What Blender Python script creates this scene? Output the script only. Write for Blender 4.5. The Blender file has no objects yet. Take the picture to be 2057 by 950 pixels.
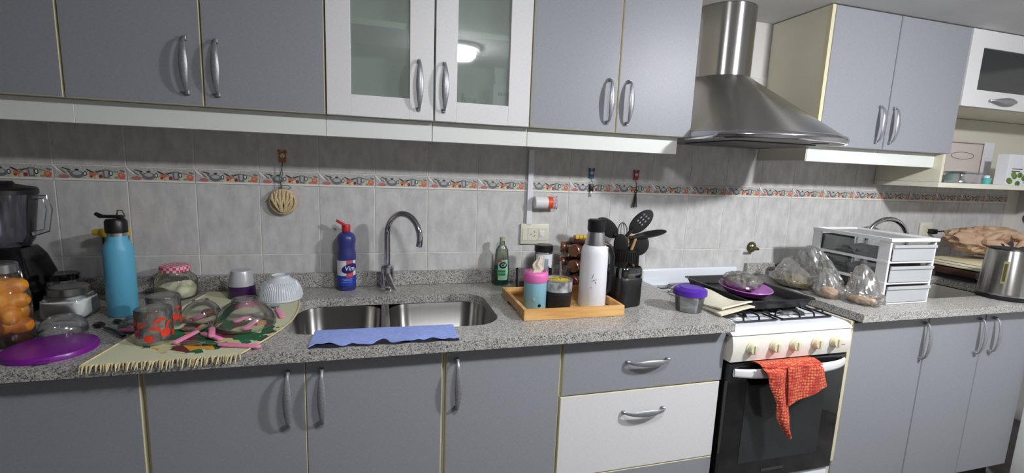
import bpy, bmesh, math, random
from mathutils import Vector, Matrix, noise
from math import pi, sin, cos, radians as R
random.seed(7)
S = bpy.context.scene
C = S.collection

# ------------------------------------------------------------------ camera
cd = bpy.data.cameras.new('camera'); cam = bpy.data.objects.new('camera', cd); C.objects.link(cam)
def cam_matrix(yaw, pitch, roll):
    cy, sy, cp, sp = cos(yaw), sin(yaw), cos(pitch), sin(pitch)
    f = Vector((sy*cp, cy*cp, -sp)); r = Vector((cy, -sy, 0)); u = r.cross(f)
    c, s = cos(roll), sin(roll)
    r2 = c*r + s*u; u2 = c*u - s*r
    return Matrix((r2, u2, -f)).transposed()
M_ = cam_matrix(R(15.909), R(8.5785), R(2.2727)).to_4x4()
M_.translation = Vector((1.0241, -1.8609, 1.3836)); cam.matrix_world = M_
cd.sensor_width = 36; cd.sensor_fit = 'HORIZONTAL'; cd.lens = 930.4/2057*36; cd.clip_start = .02
S.camera = cam

# ------------------------------------------------------------------ world, exposure
w = bpy.data.worlds.new('world'); S.world = w; w.use_nodes = True
w.node_tree.nodes['Background'].inputs[0].default_value = (.8, .85, 1, 1)
w.node_tree.nodes['Background'].inputs[1].default_value = .15
S.view_settings.view_transform = 'Standard'; S.view_settings.look = 'None'
S.view_settings.gamma = 1; S.view_settings.use_curve_mapping = False
S.view_settings.exposure = 0.25
LAMP = (1.47, -1.62, 2.0)
LAMP2 = (2.86, -1.66, 2.0)
LAMP_STRENGTH = 105.0
LAMP2_STRENGTH = 620.0

# ------------------------------------------------------------------ materials
def lin(c):
    return tuple(((v/255)/12.92 if v/255 <= .04045 else ((v/255+.055)/1.055)**2.4) for v in c) + (1,)
class N:
    def __init__(s, name):
        s.m = bpy.data.materials.new(name); s.m.use_nodes = True
        s.t = s.m.node_tree; s.b = s.t.nodes['Principled BSDF']; s.out = s.t.nodes['Material Output']
    def n(s, typ, **k):
        x = s.t.nodes.new('ShaderNode'+typ)
        for a, v in k.items():
            if a.startswith('i_'): x.inputs[a[2:].replace('_', ' ')].default_value = v
            else: setattr(x, a, v)
        return x
    def l(s, a, b): s.t.links.new(a, b)
    def coords(s, kind='Object', scale=(1, 1, 1)):
        tc = s.n('TexCoord'); mp = s.n('Mapping'); mp.inputs['Scale'].default_value = scale
        s.l(tc.outputs[kind], mp.inputs[0]); return mp.outputs[0]
    def ramp(s, fac, stops, interp='LINEAR'):
        r = s.n('ValToRGB'); r.color_ramp.interpolation = interp
        e = r.color_ramp.elements
        while len(e) < len(stops): e.new(.5)
        for el, (p, c) in zip(e, stops): el.position = p; el.color = c
        s.l(fac, r.inputs[0]); return r.outputs[0]
    def bump(s, h, strength=.2, dist=.002):
        b = s.n('Bump'); b.inputs['Strength'].default_value = strength; b.inputs['Distance'].default_value = dist
        s.l(h, b.inputs['Height']); s.l(b.outputs[0], s.b.inputs['Normal'])
def mat(name, rgb, rough=.5, metal=0, spec=.5, bump=None, trans=0, sss=0, coat=0, emit=0):
    a = N(name); b = a.b
    b.inputs['Base Color'].default_value = lin(rgb); b.inputs['Roughness'].default_value = rough
    b.inputs['Metallic'].default_value = metal; b.inputs['Specular IOR Level'].default_value = spec
    b.inputs['Transmission Weight'].default_value = trans; b.inputs['Coat Weight'].default_value = coat
    if emit: b.inputs['Emission Color'].default_value = lin(rgb); b.inputs['Emission Strength'].default_value = emit
    if bump:
        sc, st = bump; n = a.n('TexNoise', i_Scale=sc, i_Detail=3.0); a.l(a.coords(), n.inputs['Vector']); a.bump(n.outputs[0], st)
    return a.m
def noisy(name, c1, c2, scale=(20, 20, 20), rough=.5, metal=0, spec=.5, detail=4.0, lo=.35, hi=.65, bst=0):
    a = N(name); n = a.n('TexNoise', i_Scale=1.0, i_Detail=detail)
    a.l(a.coords(scale=scale), n.inputs['Vector'])
    a.l(a.ramp(n.outputs[0], [(lo, lin(c1)), (hi, lin(c2))]), a.b.inputs['Base Color'])
    a.b.inputs['Roughness'].default_value = rough; a.b.inputs['Metallic'].default_value = metal
    a.b.inputs['Specular IOR Level'].default_value = spec
    if bst: a.bump(n.outputs[0], bst)
    return a.m
def glassy(name, tint=(235, 242, 240), refl=.12, rough=.03, body=0.0, bodycol=(220, 225, 225), ior=1.45):
    """a thin sheet of glass or clear plastic: passes light, reflects by its facing angle, with a little haze mixed in"""
    a = N(name); a.t.nodes.remove(a.b)
    tr = a.n('BsdfTransparent'); tr.inputs[0].default_value = lin(tint)
    gl = a.n('BsdfGlossy'); gl.inputs['Roughness'].default_value = rough
    df = a.n('BsdfDiffuse'); df.inputs[0].default_value = lin(bodycol)
    m1 = a.n('MixShader'); m1.inputs[0].default_value = body
    a.l(tr.outputs[0], m1.inputs[1]); a.l(df.outputs[0], m1.inputs[2])
    fr = a.n('Fresnel'); fr.inputs[0].default_value = ior
    mu = a.n('Math', operation='MULTIPLY_ADD'); mu.inputs[1].default_value = 1-refl*.3; mu.inputs[2].default_value = refl*.3
    mu.use_clamp = True
    a.l(fr.outputs[0], mu.inputs[0])
    m2 = a.n('MixShader'); a.l(mu.outputs[0], m2.inputs[0]); a.l(m1.outputs[0], m2.inputs[1]); a.l(gl.outputs[0], m2.inputs[2])
    a.l(m2.outputs[0], a.out.inputs[0]); return a.m

def granite_mat():
    a = N('granite'); v = a.coords()
    n1 = a.n('TexVoronoi', i_Scale=430.0); a.l(v, n1.inputs['Vector'])
    n2 = a.n('TexNoise', i_Scale=210.0, i_Detail=3.0); a.l(v, n2.inputs['Vector'])
    sep = a.n('SeparateColor'); a.l(n1.outputs['Color'], sep.inputs[0])
    mx = a.n('Math', operation='MULTIPLY_ADD'); a.l(n2.outputs[0], mx.inputs[0]); mx.inputs[1].default_value = .7
    mu = a.n('Math', operation='MULTIPLY'); a.l(sep.outputs[0], mu.inputs[0]); mu.inputs[1].default_value = .65
    a.l(mu.outputs[0], mx.inputs[2])
    a.l(a.ramp(mx.outputs[0], [(.34, lin((66, 66, 66))), (.47, lin((118, 117, 115))), (.66, lin((162, 161, 157))), (.84, lin((196, 194, 188)))]), a.b.inputs['Base Color'])
    a.b.inputs['Roughness'].default_value = .32; a.b.inputs['Specular IOR Level'].default_value = .4
    return a.m
def tile_mat():
    a = N('tile_glaze'); oi = a.n('ObjectInfo'); tc = a.n('TexCoord')
    ad = a.n('VectorMath', operation='ADD'); sc = a.n('VectorMath', operation='SCALE'); sc.inputs['Scale'].default_value = 1.0
    cmb = a.n('CombineXYZ'); mr = a.n('Math', operation='MULTIPLY'); mr.inputs[1].default_value = 37.0
    a.l(oi.outputs['Random'], mr.inputs[0]); a.l(mr.outputs[0], cmb.inputs[0]); a.l(mr.outputs[0], cmb.inputs[2])
    a.l(tc.outputs['Object'], ad.inputs[0]); a.l(cmb.outputs[0], ad.inputs[1])
    mp = a.n('Mapping'); mp.inputs['Scale'].default_value = (26, 10, 12); a.l(ad.outputs[0], mp.inputs[0])
    n = a.n('TexNoise', i_Scale=1.0, i_Detail=6.0, i_Roughness=.62); a.l(mp.outputs[0], n.inputs['Vector'])
    a.l(a.ramp(n.outputs[0], [(.28, lin((181, 181, 181))), (.5, lin((200, 200, 199))), (.74, lin((217, 217, 216)))]), a.b.inputs['Base Color'])
    a.b.inputs['Roughness'].default_value = .34; a.b.inputs['Specular IOR Level'].default_value = .35
    return a.m
def laminate(name, c1, c2):
    a = N(name); n = a.n('TexNoise', i_Scale=1.0, i_Detail=3.0)
    a.l(a.coords(scale=(700, 700, 90)), n.inputs['Vector'])
    n2 = a.n('TexNoise', i_Scale=1.0, i_Detail=2.0); a.l(a.coords(scale=(90, 700, 700)), n2.inputs['Vector'])
    ad = a.n('Math', operation='ADD'); a.l(n.outputs[0], ad.inputs[0]); a.l(n2.outputs[0], ad.inputs[1])
    hf = a.n('Math', operation='MULTIPLY'); hf.inputs[1].default_value = .5; a.l(ad.outputs[0], hf.inputs[0])
    a.l(a.ramp(hf.outputs[0], [(.35, lin(c1)), (.65, lin(c2))]), a.b.inputs['Base Color'])
    a.b.inputs['Roughness'].default_value = .42; a.b.inputs['Specular IOR Level'].default_value = .4
    a.bump(hf.outputs[0], .08, .0005); return a.m
def brushed(name, c, rough, scale):
    a = N(name); n = a.n('TexNoise', i_Scale=1.0, i_Detail=3.0); a.l(a.coords(scale=scale), n.inputs['Vector'])
    a.l(a.ramp(n.outputs[0], [(.3, lin(tuple(v*.97 for v in c))), (.7, lin(c))]), a.b.inputs['Base Color']); a.b.inputs['Roughness'].default_value = rough
    a.b.inputs['Metallic'].default_value = 1; a.b.inputs['Anisotropic'].default_value = .85; a.b.inputs['Anisotropic Rotation'].default_value = .25
    tg = a.n('Tangent', direction_type='RADIAL', axis='Z'); a.l(tg.outputs[0], a.b.inputs['Tangent']); return a.m

M = {}
M['granite'] = granite_mat(); M['tile'] = tile_mat()
M['grey'] = laminate('grey_laminate', (138, 141, 147), (151, 154, 160))
M['white_door'] = laminate('white_laminate', (214, 215, 216), (226, 226, 226))
M['valance'] = mat('valance_white', (222, 226, 222), .4)
M['cream'] = mat('cream_board', (222, 219, 204), .45)
M['edge'] = mat('yellowed_edge', (214, 206, 172), .45)
M['side'] = noisy('yellowed_side', (210, 206, 184), (224, 221, 204), (2, 2, 3), .5)
M['grout'] = mat('grout', (222, 218, 210), .8)
M['paint'] = noisy('wall_paint', (200, 198, 195), (210, 208, 205), (3, 3, 3), .8, bst=.03)
M['ceil'] = noisy('ceiling_paint', (206, 206, 206), (216, 216, 216), (4, 4, 4), .85, bst=.05)
M['floor'] = noisy('floor_stone', (88, 86, 84), (120, 117, 113), (6, 6, 6), .4)
M['white_plastic'] = mat('white_plastic', (228, 229, 230), .35)
M['ivory'] = mat('ivory_plastic', (220, 218, 200), .35)
M['black'] = mat('black_plastic', (18, 18, 20), .38)
M['black_gloss'] = mat('black_gloss', (12, 12, 14), .12)
M['black_mat'] = mat('black_silicone', (22, 22, 24), .6)
M['steel'] = brushed('brushed_steel', (176, 174, 172), .27, (12, 12, 900))
M['sinksteel'] = brushed('sink_steel', (160, 158, 155), .33, (300, 6, 6))
M['chrome'] = mat('chrome', (200, 200, 205), .07, 1)
M['handle'] = noisy('pewter_handle', (146, 147, 152), (164, 165, 170), (220, 220, 220), .4, .6)
M['enamel'] = mat('white_enamel', (226, 231, 238), .18, coat=.3)
M['panel'] = noisy('aged_enamel', (222, 218, 204), (228, 228, 224), (5, 5, 8), .3)
M['knob'] = mat('ivory_knob', (214, 208, 178), .35)
M['iron'] = mat('enamelled_wire', (20, 20, 22), .35)
M['ovenglass'] = mat('oven_glass', (16, 17, 19), .08, spec=.7)
M['ovenwin'] = mat('oven_window', (38, 42, 44), .15, spec=.6)
M['blue'] = mat('sky_blue_coat', (92, 172, 204), .45)
M['vimblue'] = mat('violet_blue_plastic', (54, 58, 122), .32)
M['label_white'] = mat('label_white', (224, 226, 232), .45)
M['label_blue'] = mat('label_blue', (28, 64, 168), .4)
M['label_navy'] = mat('label_navy', (24, 32, 110), .4)
M['red'] = mat('red_plastic', (196, 26, 40), .35)
M['label_red'] = mat('label_red', (206, 62, 58), .45)
M['darkgreen'] = mat('green_soap', (8, 66, 36), .12, spec=.6)
M['label_green'] = mat('label_green', (40, 140, 84), .4)
M['label_mint'] = mat('label_mint', (170, 214, 190), .45)
M['label_dk'] = mat('label_dark_green', (14, 70, 52), .4)
M['purple'] = mat('purple_plastic', (120, 28, 140), .3)
M['deep_purple'] = mat('deep_purple', (58, 24, 76), .3)
M['violet'] = mat('violet_lid', (82, 42, 160), .35)
M['mauve'] = mat('mauve_plate', (184, 104, 196), .35)
M['pink'] = mat('pink_plastic', (240, 146, 184), .4)
M['hotpink'] = mat('pink_lid', (220, 110, 176), .4)
M['pale_blue'] = mat('pale_blue_coat', (132, 184, 200), .4)
M['wood'] = noisy('pale_wood', (200, 148, 84), (226, 182, 118), (6, 40, 60), .5)
M['wood2'] = noisy('bamboo_handle', (186, 142, 90), (208, 170, 116), (60, 60, 8), .5)
M['flour'] = noisy('flour', (220, 222, 222), (236, 238, 238), (30, 30, 30), .9)
M['powder'] = noisy('yellowish_powder', (214, 214, 180), (230, 230, 204), (60, 60, 60), .9, bst=.4)
M['peach'] = noisy('orange_fruit', (198, 116, 12), (226, 158, 34), (30, 30, 30), .45)
M['syrup'] = glassy('syrup', (190, 130, 50), .1, .05, .25, (150, 90, 20))
M['metal_lid'] = mat('tin_lid', (150, 150, 148), .25, .9)
M['blue_cloth'] = noisy('blue_cloth', (140, 160, 226), (154, 174, 234), (80, 80, 80), .9, bst=.2)
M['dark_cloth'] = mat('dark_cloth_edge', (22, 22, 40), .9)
M['beige_cloth'] = noisy('beige_towel', (206, 200, 178), (222, 218, 200), (300, 300, 300), .95, bst=.3)
M['sack'] = noisy('brown_sack', (168, 138, 112), (194, 164, 136), (12, 12, 12), .8, bst=.2)
M['glass'] = glassy('clear_glass', (250, 252, 251), .15, .02, .02)
M['cabglass'] = glassy('cabinet_glass', (246, 252, 249), .4, .03, .20, (218, 232, 225))  # pale haze stands in for the bright room reflected in the panes
M['darkglass'] = glassy('smoked_door_glass', (110, 120, 122), .5, .12, .25, (60, 70, 74))
M['clearplastic'] = glassy('clear_plastic', (244, 245, 247), .25, .12, .10, (220, 224, 228))
M['milky'] = glassy('milky_plastic', (240, 244, 246), .3, .3, .55, (230, 234, 238))
M['greyplastic'] = glassy('smoky_clear_plastic', (214, 214, 224), .2, .1, .10, (110, 110, 126))
M['film'] = glassy('crumpled_film', (248, 249, 249), .5, .18, .16, (236, 236, 232))
M['steel_plain'] = mat('polished_steel', (190, 190, 192), .3, 1)
M['copper'] = mat('copper_lid', (190, 142, 118), .25, .9)
M['brown'] = mat('brown_stand', (70, 44, 36), .4)
M['yellow'] = mat('mustard_plastic', (206, 170, 46), .4)
M['yerba'] = noisy('yerba', (150, 130, 30), (214, 190, 60), (300, 300, 300), .9)
M['marble'] = noisy('grey_marble', (110, 112, 116), (196, 198, 200), (40, 40, 25), .3)
M['honey'] = glassy('amber_liquid', (150, 70, 30), .1, .05, .35, (110, 46, 16))
M['straw'] = noisy('straw_cord', (188, 166, 128), (218, 198, 158), (200, 200, 200), .85)
M['greycord'] = mat('grey_green_cord', (96, 102, 92), .9)
M['brass'] = mat('old_brass', (120, 116, 84), .3, .9)
M['shade'] = mat('lamp_shade', (252, 252, 255), .5, emit=LAMP_STRENGTH)
M['darkgrey'] = mat('dark_grey', (60, 60, 62), .5)
M['toe'] = mat('toe_kick', (42, 40, 40), .7)
M['inner_white'] = mat('cabinet_lining', (232, 238, 233), .55)

def mat_mat():
    """cream woven mat with a printed bunch of fruit and leaves"""
    a = N('printed_mat'); v = a.coords()
    vo = a.n('TexVoronoi', i_Scale=26.0); a.l(v, vo.inputs['Vector'])
    sp = a.n('SeparateColor'); a.l(vo.outputs['Color'], sp.inputs[0])
    pr = a.ramp(sp.outputs[0], [(0, lin((98, 34, 40))), (.2, lin((28, 98, 56))), (.42, lin((150, 40, 112))), (.55, lin((214, 150, 50))), (.68, lin((34, 112, 70))), (.82, lin((200, 196, 150)))], 'CONSTANT')
    no = a.n('TexNoise', i_Scale=22.0, i_Detail=3.0); a.l(v, no.inputs['Vector'])
    sb = a.n('VectorMath', operation='SUBTRACT'); sb.inputs[1].default_value = (.01, .01, 0); a.l(v, sb.inputs[0])
    ml = a.n('VectorMath', operation='MULTIPLY'); ml.inputs[1].default_value = (5.9, 7.6, 0); a.l(sb.outputs[0], ml.inputs[0])
    ln = a.n('VectorMath', operation='LENGTH'); a.l(ml.outputs[0], ln.inputs[0])
    ad = a.n('Math', operation='ADD'); a.l(ln.outputs['Value'], ad.inputs[0]); a.l(no.outputs[0], ad.inputs[1])
    lt = a.n('Math', operation='LESS_THAN'); lt.inputs[1].default_value = 1.42; a.l(ad.outputs[0], lt.inputs[0])
    mx = a.n('Mix', data_type='RGBA'); a.l(lt.outputs[0], mx.inputs[0]); mx.inputs[6].default_value = lin((206, 208, 176)); a.l(pr, mx.inputs[7])
    a.l(mx.outputs[2], a.b.inputs['Base Color']); a.b.inputs['Roughness'].default_value = .95
    n2 = a.n('TexNoise', i_Scale=400.0); a.l(v, n2.inputs['Vector']); a.bump(n2.outputs[0], .3); return a.m
M['mat'] = mat_mat()
M['fringe'] = noisy('cream_fringe', (206, 190, 140), (222, 212, 172), (60, 60, 60), .95)
def crochet():
    a = N('red_knit'); v = a.coords(scale=(1, 1, 1))
    vo = a.n('TexVoronoi', i_Scale=95.0); vo.inputs['Randomness'].default_value = .35; a.l(v, vo.inputs['Vector'])
    a.l(a.ramp(vo.outputs['Distance'], [(.1, lin((226, 150, 104))), (.42, lin((200, 84, 60))), (.75, lin((150, 40, 40)))]), a.b.inputs['Base Color'])
    a.b.inputs['Roughness'].default_value = .95
    iv = a.n('Math', operation='SUBTRACT'); iv.inputs[0].default_value = 1; a.l(vo.outputs['Distance'], iv.inputs[1]); a.bump(iv.outputs[0], .9, .004); return a.m
M['knit'] = crochet(); M['knit_edge'] = mat('yellow_edging', (206, 160, 60), .9)
def gingham():
    a = N('pink_gingham'); v = a.coords(); ch = a.n('TexChecker', i_Scale=110.0); a.l(v, ch.inputs['Vector'])
    ch.inputs['Color1'].default_value = lin((196, 60, 100)); ch.inputs['Color2'].default_value = lin((232, 190, 200))
    a.l(ch.outputs[0], a.b.inputs['Base Color']); a.b.inputs['Roughness'].default_value = .4; return a.m
M['gingham'] = gingham()
M['seeds'] = noisy('seeds', (84, 70, 34), (176, 156, 92), (260, 260, 260), .8, bst=.6)
M['dough'] = noisy('bread', (196, 150, 104), (222, 184, 140), (20, 20, 20), .8)
M['meat'] = noisy('wrapped_food', (72, 62, 52), (150, 140, 126), (40, 40, 40), .4, bst=.4)
M['twig'] = noisy('reddish_brown', (104, 44, 20), (140, 70, 34), (40, 40, 40), .35)

# ------------------------------------------------------------------ mesh builder
class MB:
    def __init__(s): s.v = []; s.f = []; s.mi = []
    def add(s, vs, fs, mi=0):
        o = len(s.v); s.v += [tuple(v) for v in vs]
        for f in fs: s.f.append([o+i for i in f]); s.mi.append(mi)
        return s
    def addbm(s, bm, mi=0, mat=None):
        bm.verts.index_update(); vs = [(mat @ v.co if mat else v.co) for v in bm.verts]
        s.add(vs, [[v.index for v in f.verts] for f in bm.faces], mi); bm.free(); return s
    def box(s, x0, x1, y0, y1, z0, z1, mi=0, bev=0, seg=2, mat=None):
        bm = bmesh.new(); bmesh.ops.create_cube(bm, size=1)
        for v in bm.verts: v.co = Vector((x0+(v.co.x+.5)*(x1-x0), y0+(v.co.y+.5)*(y1-y0), z0+(v.co.z+.5)*(z1-z0)))
        if bev: bmesh.ops.bevel(bm, geom=bm.edges[:], offset=bev, segments=seg, affect='EDGES', profile=.5)
        return s.addbm(bm, mi, mat)
    def lathe(s, prof, c=(0, 0, 0), n=32, mi=0, mat=None, caps=(False, False), sq=0):
        vs = []; fs = []
        for r, z in prof:
            for k in range(n):
                a = 2*pi*k/n; q = 1
                if sq: q = 1/((abs(cos(a))**sq+abs(sin(a))**sq)**(1/sq))
                vs.append(Vector((r*q*cos(a), r*q*sin(a), z)))
        for i in range(len(prof)-1):
            for k in range(n):
                k2 = (k+1) % n; fs.append([i*n+k, i*n+k2, (i+1)*n+k2, (i+1)*n+k])
        if caps[0]: fs.append(list(range(n))[::-1])
        if caps[1]: fs.append([(len(prof)-1)*n+k for k in range(n)])
        c = Vector(c)
        return s.add([((mat @ v) if mat else v)+c for v in vs], fs, mi)
    def tube(s, pts, r, n=8, mi=0, caps=True, flat=None):
        pts = [Vector(p) for p in pts]; m = len(pts)
        rr = r if isinstance(r, (list, tuple)) else [r]*m
        t0 = (pts[1]-pts[0]).normalized(); up = Vector((0, 0, 1)) if abs(t0.z) < .9 else Vector((1, 0, 0))
        u = t0.cross(up).normalized(); vs = []; fs = []
        for i, p in enumerate(pts):
            t = (pts[min(i+1, m-1)]-pts[max(i-1, 0)]).normalized()
            u = (u-t*u.dot(t)).normalized(); v = t.cross(u)
            for k in range(n):
                a = 2*pi*k/n; q = rr[i]
                vs.append(p+u*cos(a)*q+v*sin(a)*q*(flat if flat else 1))
        for i in range(m-1):
            for k in range(n):
                k2 = (k+1) % n; fs.append([i*n+k, i*n+k2, (i+1)*n+k2, (i+1)*n+k])
        if caps: fs.append(list(range(n))[::-1]); fs.append([(m-1)*n+k for k in range(n)])
        return s.add(vs, fs, mi)
    def ell(s, c, r, mi=0, n=16, m=10, mat=None, nz=0, seed=0, nf=20):
        vs = []; fs = []
        for i in range(m+1):
            th = pi*i/m
            for k in range(n):
                a = 2*pi*k/n; d = Vector((sin(th)*cos(a), sin(th)*sin(a), -cos(th)))
                q = Vector((d.x*r[0], d.y*r[1], d.z*r[2]))
                if nz: q *= 1+nz*noise.noise(q*nf+Vector((seed*3.1, seed, seed*1.7)))
                if mat: q = mat @ q
                vs.append(q+Vector(c))
        for i in range(m):
            for k in range(n):
                k2 = (k+1) % n; fs.append([i*n+k, i*n+k2, (i+1)*n+k2, (i+1)*n+k])
        s.add(vs, fs, mi); return s
    def prism(s, pts, a0, a1, axis='y', mi=0):
        """polygon given in the two other axes, extruded along axis from a0 to a1"""
        def P(p, a): return {'y': (p[0], a, p[1]), 'x': (a, p[0], p[1]), 'z': (p[0], p[1], a)}[axis]
        n = len(pts); vs = [P(p, a0) for p in pts]+[P(p, a1) for p in pts]
        fs = [list(range(n))[::-1], list(range(n, 2*n))]+[[i, (i+1) % n, n+(i+1) % n, n+i] for i in range(n)]
        return s.add(vs, fs, mi)
    def grid(s, fn, nu, nv, mi=0, thick=0):
        P = [[Vector(fn(i/nu, j/nv)) for i in range(nu+1)] for j in range(nv+1)]
        vs = [p for row in P for p in row]; W = nu+1
        fs = [[j*W+i, j*W+i+1, (j+1)*W+i+1, (j+1)*W+i] for j in range(nv) for i in range(nu)]
        if thick:
            nor = []
            for j in range(nv+1):
                for i in range(nu+1):
                    a = P[j][min(i+1, nu)]-P[j][max(i-1, 0)]; b = P[min(j+1, nv)][i]-P[max(j-1, 0)][i]
                    q = a.cross(b); nor.append(q.normalized() if q.length > 1e-9 else Vector((0, 0, 1)))
            o = len(vs); vs = vs+[v-n_*thick for v, n_ in zip(vs, nor)]
            fs += [[o+k for k in f[::-1]] for f in fs[:]]
            rim = [j*W for j in range(nv+1)]
            bd = [i for i in range(W)]+[j*W+nu for j in range(1, nv+1)]+[nv*W+i for i in range(nu-1, -1, -1)]+[j*W for j in range(nv-1, 0, -1)]
            for k in range(len(bd)):
                a, b = bd[k], bd[(k+1) % len(bd)]; fs.append([a, o+a, o+b, b])
        return s.add(vs, fs, mi)
    def build(s, name, mats, parent=None, world=False, smooth=35, label=None, stuff=False):
        me = bpy.data.meshes.new(name); vs = s.v
        if world and parent is not None:
            loc, rz = root_xf(parent)
            inv = Matrix.Rotation(-rz, 3, 'Z'); vs = [inv @ (Vector(v)-loc) for v in vs]
        me.from_pydata([tuple(v) for v in vs], [], s.f)
        if not isinstance(mats, (list, tuple)): mats = [mats]
        for m in mats: me.materials.append(M[m] if isinstance(m, str) else m)
        for p, i in zip(me.polygons, s.mi): p.material_index = i
        bm = bmesh.new(); bm.from_mesh(me); bmesh.ops.remove_doubles(bm, verts=bm.verts, dist=1e-6); bmesh.ops.recalc_face_normals(bm, faces=bm.faces); bm.to_mesh(me); bm.free()
        if smooth:
            for p in me.polygons: p.use_smooth = True
            me.set_sharp_from_angle(angle=R(smooth))
        o = bpy.data.objects.new(name, me); C.objects.link(o)
        if parent is not None: o.parent = parent
        if label: o['label'] = label
        if stuff: o['kind'] = 'stuff'
        return o
def root_xf(o):
    loc = Vector(o.location); rz = o.rotation_euler.z; q = o.parent
    if q is not None:
        l2, r2 = root_xf(q); return l2+Matrix.Rotation(r2, 3, 'Z') @ loc, rz+r2
    return loc, rz
def T(name, label, cat, loc=(0, 0, 0), rz=0, group=None):
    o = bpy.data.objects.new(name, None); C.objects.link(o); o.empty_display_size = .05
    o.location = loc; o.rotation_euler = (0, 0, rz); tag(o, label, cat, group); return o
def tag(o, label, cat, group=None):
    o['label'] = label; o['category'] = cat
    if group: o['group'] = group
    return o
def struct(o, label=None):
    o['kind'] = 'structure'
    if label: o['label'] = label
    return o
def setloc(o, loc):
    """give a one-mesh thing its origin at loc"""
    o.data.transform(Matrix.Translation(-Vector(loc))); o.location = loc; return o
def text(body, size, name, m, parent, place, ext=.0004, shear=0, bend=None, align='CENTER'):
    """lettering lying in the local XZ plane, reading from -y; bend = cylinder radius"""
    c = bpy.data.curves.new(name, 'FONT'); c.body = body; c.size = size; c.extrude = ext; c.shear = shear
    c.align_x = align; c.align_y = 'CENTER'; c.offset = size*.012; c.resolution_u = 4
    o = bpy.data.objects.new(name, c); C.objects.link(o)
    dg = bpy.context.evaluated_depsgraph_get(); me = bpy.data.meshes.new_from_object(o.evaluated_get(dg))
    bpy.data.objects.remove(o)
    for v in me.vertices:
        x, y, z = v.co
        if bend: a = x/bend; v.co = (sin(a)*(bend+z), -cos(a)*(bend+z), y)
        else: v.co = (x, -z, y)
    me.materials.clear(); me.materials.append(M[m])
    o = bpy.data.objects.new(name, me); C.objects.link(o); o.parent = parent; o.location = place
    return o
def rrect(x0, x1, y0, y1, r, n=6):
    p = []
    for cx, cy, a0 in ((x1-r, y1-r, 0), (x0+r, y1-r, 90), (x0+r, y0+r, 180), (x1-r, y0+r, 270)):
        for k in range(n+1):
            a = R(a0+90*k/n); p.append((cx+r*cos(a), cy+r*sin(a)))
    return p

# ================================================================== THE ROOM
CEIL = 2.082
struct(MB().box(-3.4, 4.75, -4.2, .12, -.1, 0).build('floor', 'floor'))
struct(MB().box(-3.4, 4.75, -4.2, .12, CEIL, CEIL+.1).build('ceiling', 'ceil'))
wb = struct(MB().box(-3.4, 4.75, .006, .12, 0, CEIL).build('wall_back', 'paint'))
struct(MB().box(-3.5, -3.4, -4.2, .12, 0, CEIL).build('wall_left', 'paint'))
struct(MB().box(4.7, 4.8, -4.2, .006, 0, CEIL).build('wall_right', 'paint'))
struct(MB().box(-3.4, 4.7, -4.3, -4.2, 0, CEIL).build('wall_front', 'paint'))
struct(MB().box(3.80, 3.92, -3.0, -.615, 0, .88, bev=.004).build('wall_partition', 'valance'))
MB().box(-1.3, 4.7, .0015, .0055, .72, 1.842).build('grout', 'grout', wb)
ZB = 1.2816
def tilemesh(h, w=.1972):
    b = MB(); b.box(0, w, 0, .0035, 0, h, bev=.0012, seg=1); return b
proto = {}
def lay(kind, x, z, h, mats):
    key = (kind, round(h, 4))
    if key not in proto:
        b = tilemesh(h)
        if kind == 'border_tile': border_art(b)
        o = b.build(kind, mats, wb); proto[key] = o
    else:
        o = proto[key].copy(); C.objects.link(o); o.parent = wb
    o.location = (x+.0014, -.0002 if kind == 'tile' else -.0016, z+.0014); return o
def blob(b, cx, cz, rx, rz, mi, d=.0006, n=12, rot=0):
    pts = []
    for k in range(n):
        a = 2*pi*k/n; x, z = rx*cos(a), rz*sin(a)
        pts.append((cx+x*cos(rot)-z*sin(rot), cz+x*sin(rot)+z*cos(rot)))
    b.prism(pts, -d-.00003*(len(b.mi) % 17), .0001, 'y', mi)
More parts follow.
